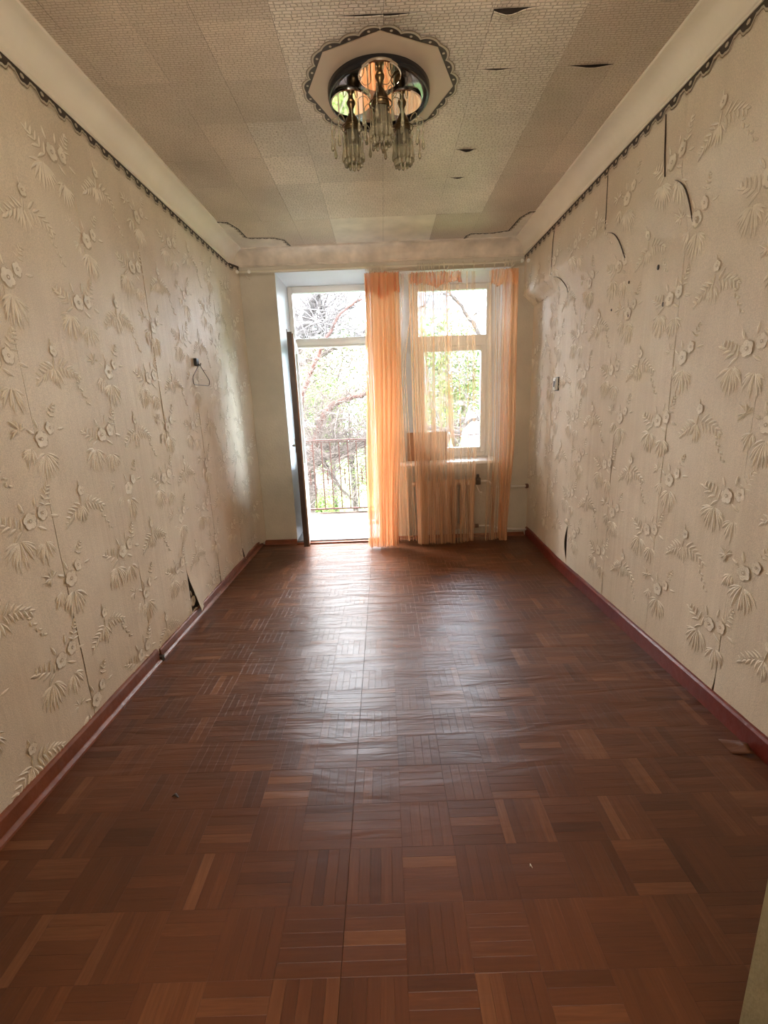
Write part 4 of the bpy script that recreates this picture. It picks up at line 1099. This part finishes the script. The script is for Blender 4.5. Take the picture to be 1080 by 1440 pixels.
tree((b3.x+.1, Y3, -3.55), [
    ('trunk', [(b3.x+.2, Y3, -3.6), (b3.x+.1, Y3, -1.6), b3], .16, .10, 'bark'),
    ('branch', [b3]+q9((715, 560, 0), (690, 500, 0), (665, 455, 0), (640, 420, 0), (615, 395, 0)), .07, .02, 'bark'),
    ('branch', [b3]+q9((700, 610, 0), (672, 590, -.1), (650, 600, -.1), (630, 620, -.2), (612, 650, -.2)), .05, .015, 'bark'),
    ('branch', [b3]+q9((730, 560, .2), (722, 480, .3), (700, 420, .4), (690, 370, .4)), .06, .02, 'bark'),
], 37, 34, .011, (.7, 1.6), 'slender leafless tree seen through the right window pane', name='slender_bare_tree')

def bush(name, c_, rx, ry, rz, nl, ls, mt, seed, label):
    r = random.Random(seed); t = empty(name, (c_[0], c_[1], -3.55)); tag(t, label, 'tree', 'leafy trees beyond the balcony')
    mb = MB()
    blobs = [(r.uniform(-.6, .6)*rx, r.uniform(-.6, .6)*ry, r.uniform(-.6, .6)*rz, r.uniform(.28, .5)) for _ in range(16)]
    for i in range(nl):
        bx_, by_, bz_, br_ = r.choice(blobs)
        d = Vector((r.gauss(0, 1), r.gauss(0, 1), r.gauss(0, 1))).normalized()*(r.random()**.4)*br_
        p = Vector((c_[0]+bx_+d.x*rx, c_[1]+by_+d.y*ry, c_[2]+bz_+d.z*rz))
        a = Vector((r.gauss(0, 1), r.gauss(0, 1), r.gauss(0, .6))).normalized(); b_ = a.cross(Vector((r.gauss(0, 1), r.gauss(0, 1), r.gauss(0, 1))).normalized())
        s__ = ls*r.uniform(.6, 1.4)
        mb.add([p-a*s__, p+b_*s__*.4, p+a*s__, p-b_*s__*.4], [(0, 1, 2, 3)])
    o = mb.build('leaves', M[mt], normals=False); tag(o, kind='stuff'); keep(o, t)
    tk = MB()
    tk.tube([(c_[0], c_[1], -3.6), (c_[0]+.05, c_[1], -2), (c_[0], c_[1], c_[2])], [.12, .10, .05], 8)
    for bl in blobs[:7]: tk.tube([(c_[0], c_[1], c_[2]-rz*.7), (c_[0]+bl[0]*.5, c_[1]+bl[1]*.5, c_[2]+bl[2]*.4), (c_[0]+bl[0], c_[1]+bl[1], c_[2]+bl[2])], [.05, .03, .012], 6)
    keep(tk.build('trunk', M['bark']), t)
    return t
bush('leafy_tree', (-1.0, 13.5, .9), 1.9, 1.2, 1.9, 13000, .055, 'leaf1', 1, 'fresh green leafy tree behind the railing, right half of the doorway')
bush('leafy_bush', (-2.6, 12.0, -1.6), 1.6, 1.0, 1.3, 9000, .05, 'leaf1', 2, 'low bright green bush below the railing')
bush('leafy_tree', (-3.4, 19.0, 1.6), 2.2, 1.3, 1.3, 9000, .07, 'leaf2', 3, 'olive green leafy tree far behind on the left side of the doorway')
bush('leafy_tree', (1.9, 12.0, 1.6), 1.6, 1.2, 2.2, 12000, .055, 'leaf1', 4, 'fresh green leafy tree filling the right window pane')
bush('leafy_tree', (.6, 13.0, -.2), 1.6, 1.2, 1.6, 10000, .055, 'leaf2', 5, 'olive green leafy tree low behind the window')
bush('leafy_bush', (-1.3, 10.5, -2.2), 1.5, 1.0, 1.1, 8000, .05, 'leaf2', 6, 'olive green bush at the foot of the bare trees')

bush('leafy_tree', (-1.9, 16.0, 2.6), 2.3, 1.3, 1.9, 13000, .06, 'leaf2', 7, 'pale olive leafy crown rising above the others in the upper half of the doorway')
hs = empty('blue_roofed_house', (-5.0, 28, -3.6)); tag(hs, 'distant low house with a pale blue metal roof beyond the trees', 'house')
keep(MB().box(-7.2, -3.2, 26, 32, -3.7, .4).build('wall', M['house_wall']), hs)
rf = MB(); rf.add([(-7.5, 25.6, .35), (-2.9, 25.6, .35), (-2.9, 32.4, .35), (-7.5, 32.4, .35), (-7.0, 29, 2.0), (-3.4, 29, 2.0)], [(0, 1, 5, 4), (2, 3, 4, 5), (1, 2, 5), (3, 0, 4), (0, 1, 2, 3)])
keep(rf.build('roof', M['blue_roof']), hs)
for k in range(3):
    keep(MB().box(-6.6+1.2*k, -6.0+1.2*k, 25.95, 26.02, -1.6, -.5).build('window', M['dark_glass']), hs)
tw_ = empty('apartment_block', (3.7, 36, -3.6)); tag(tw_, 'tall pale blue apartment block far away in the right window', 'building')
keep(MB().box(2.9, 5.0, 35, 39, -3.7, 10.8).build('wall', M['blue_wall']), tw_)
for i in range(3):
    for j in range(5):
        keep(MB().box(3.15+.65*i, 3.5+.65*i, 34.93, 35.02, -1.4+2.5*j, -.2+2.5*j).build('window', M['dark_glass']), tw_)
keep(MB().box(2.8, 5.1, 34.9, 39.1, 10.8, 11.1).build('roof', M['house_wall']), tw_)

bpy.context.view_layer.update()
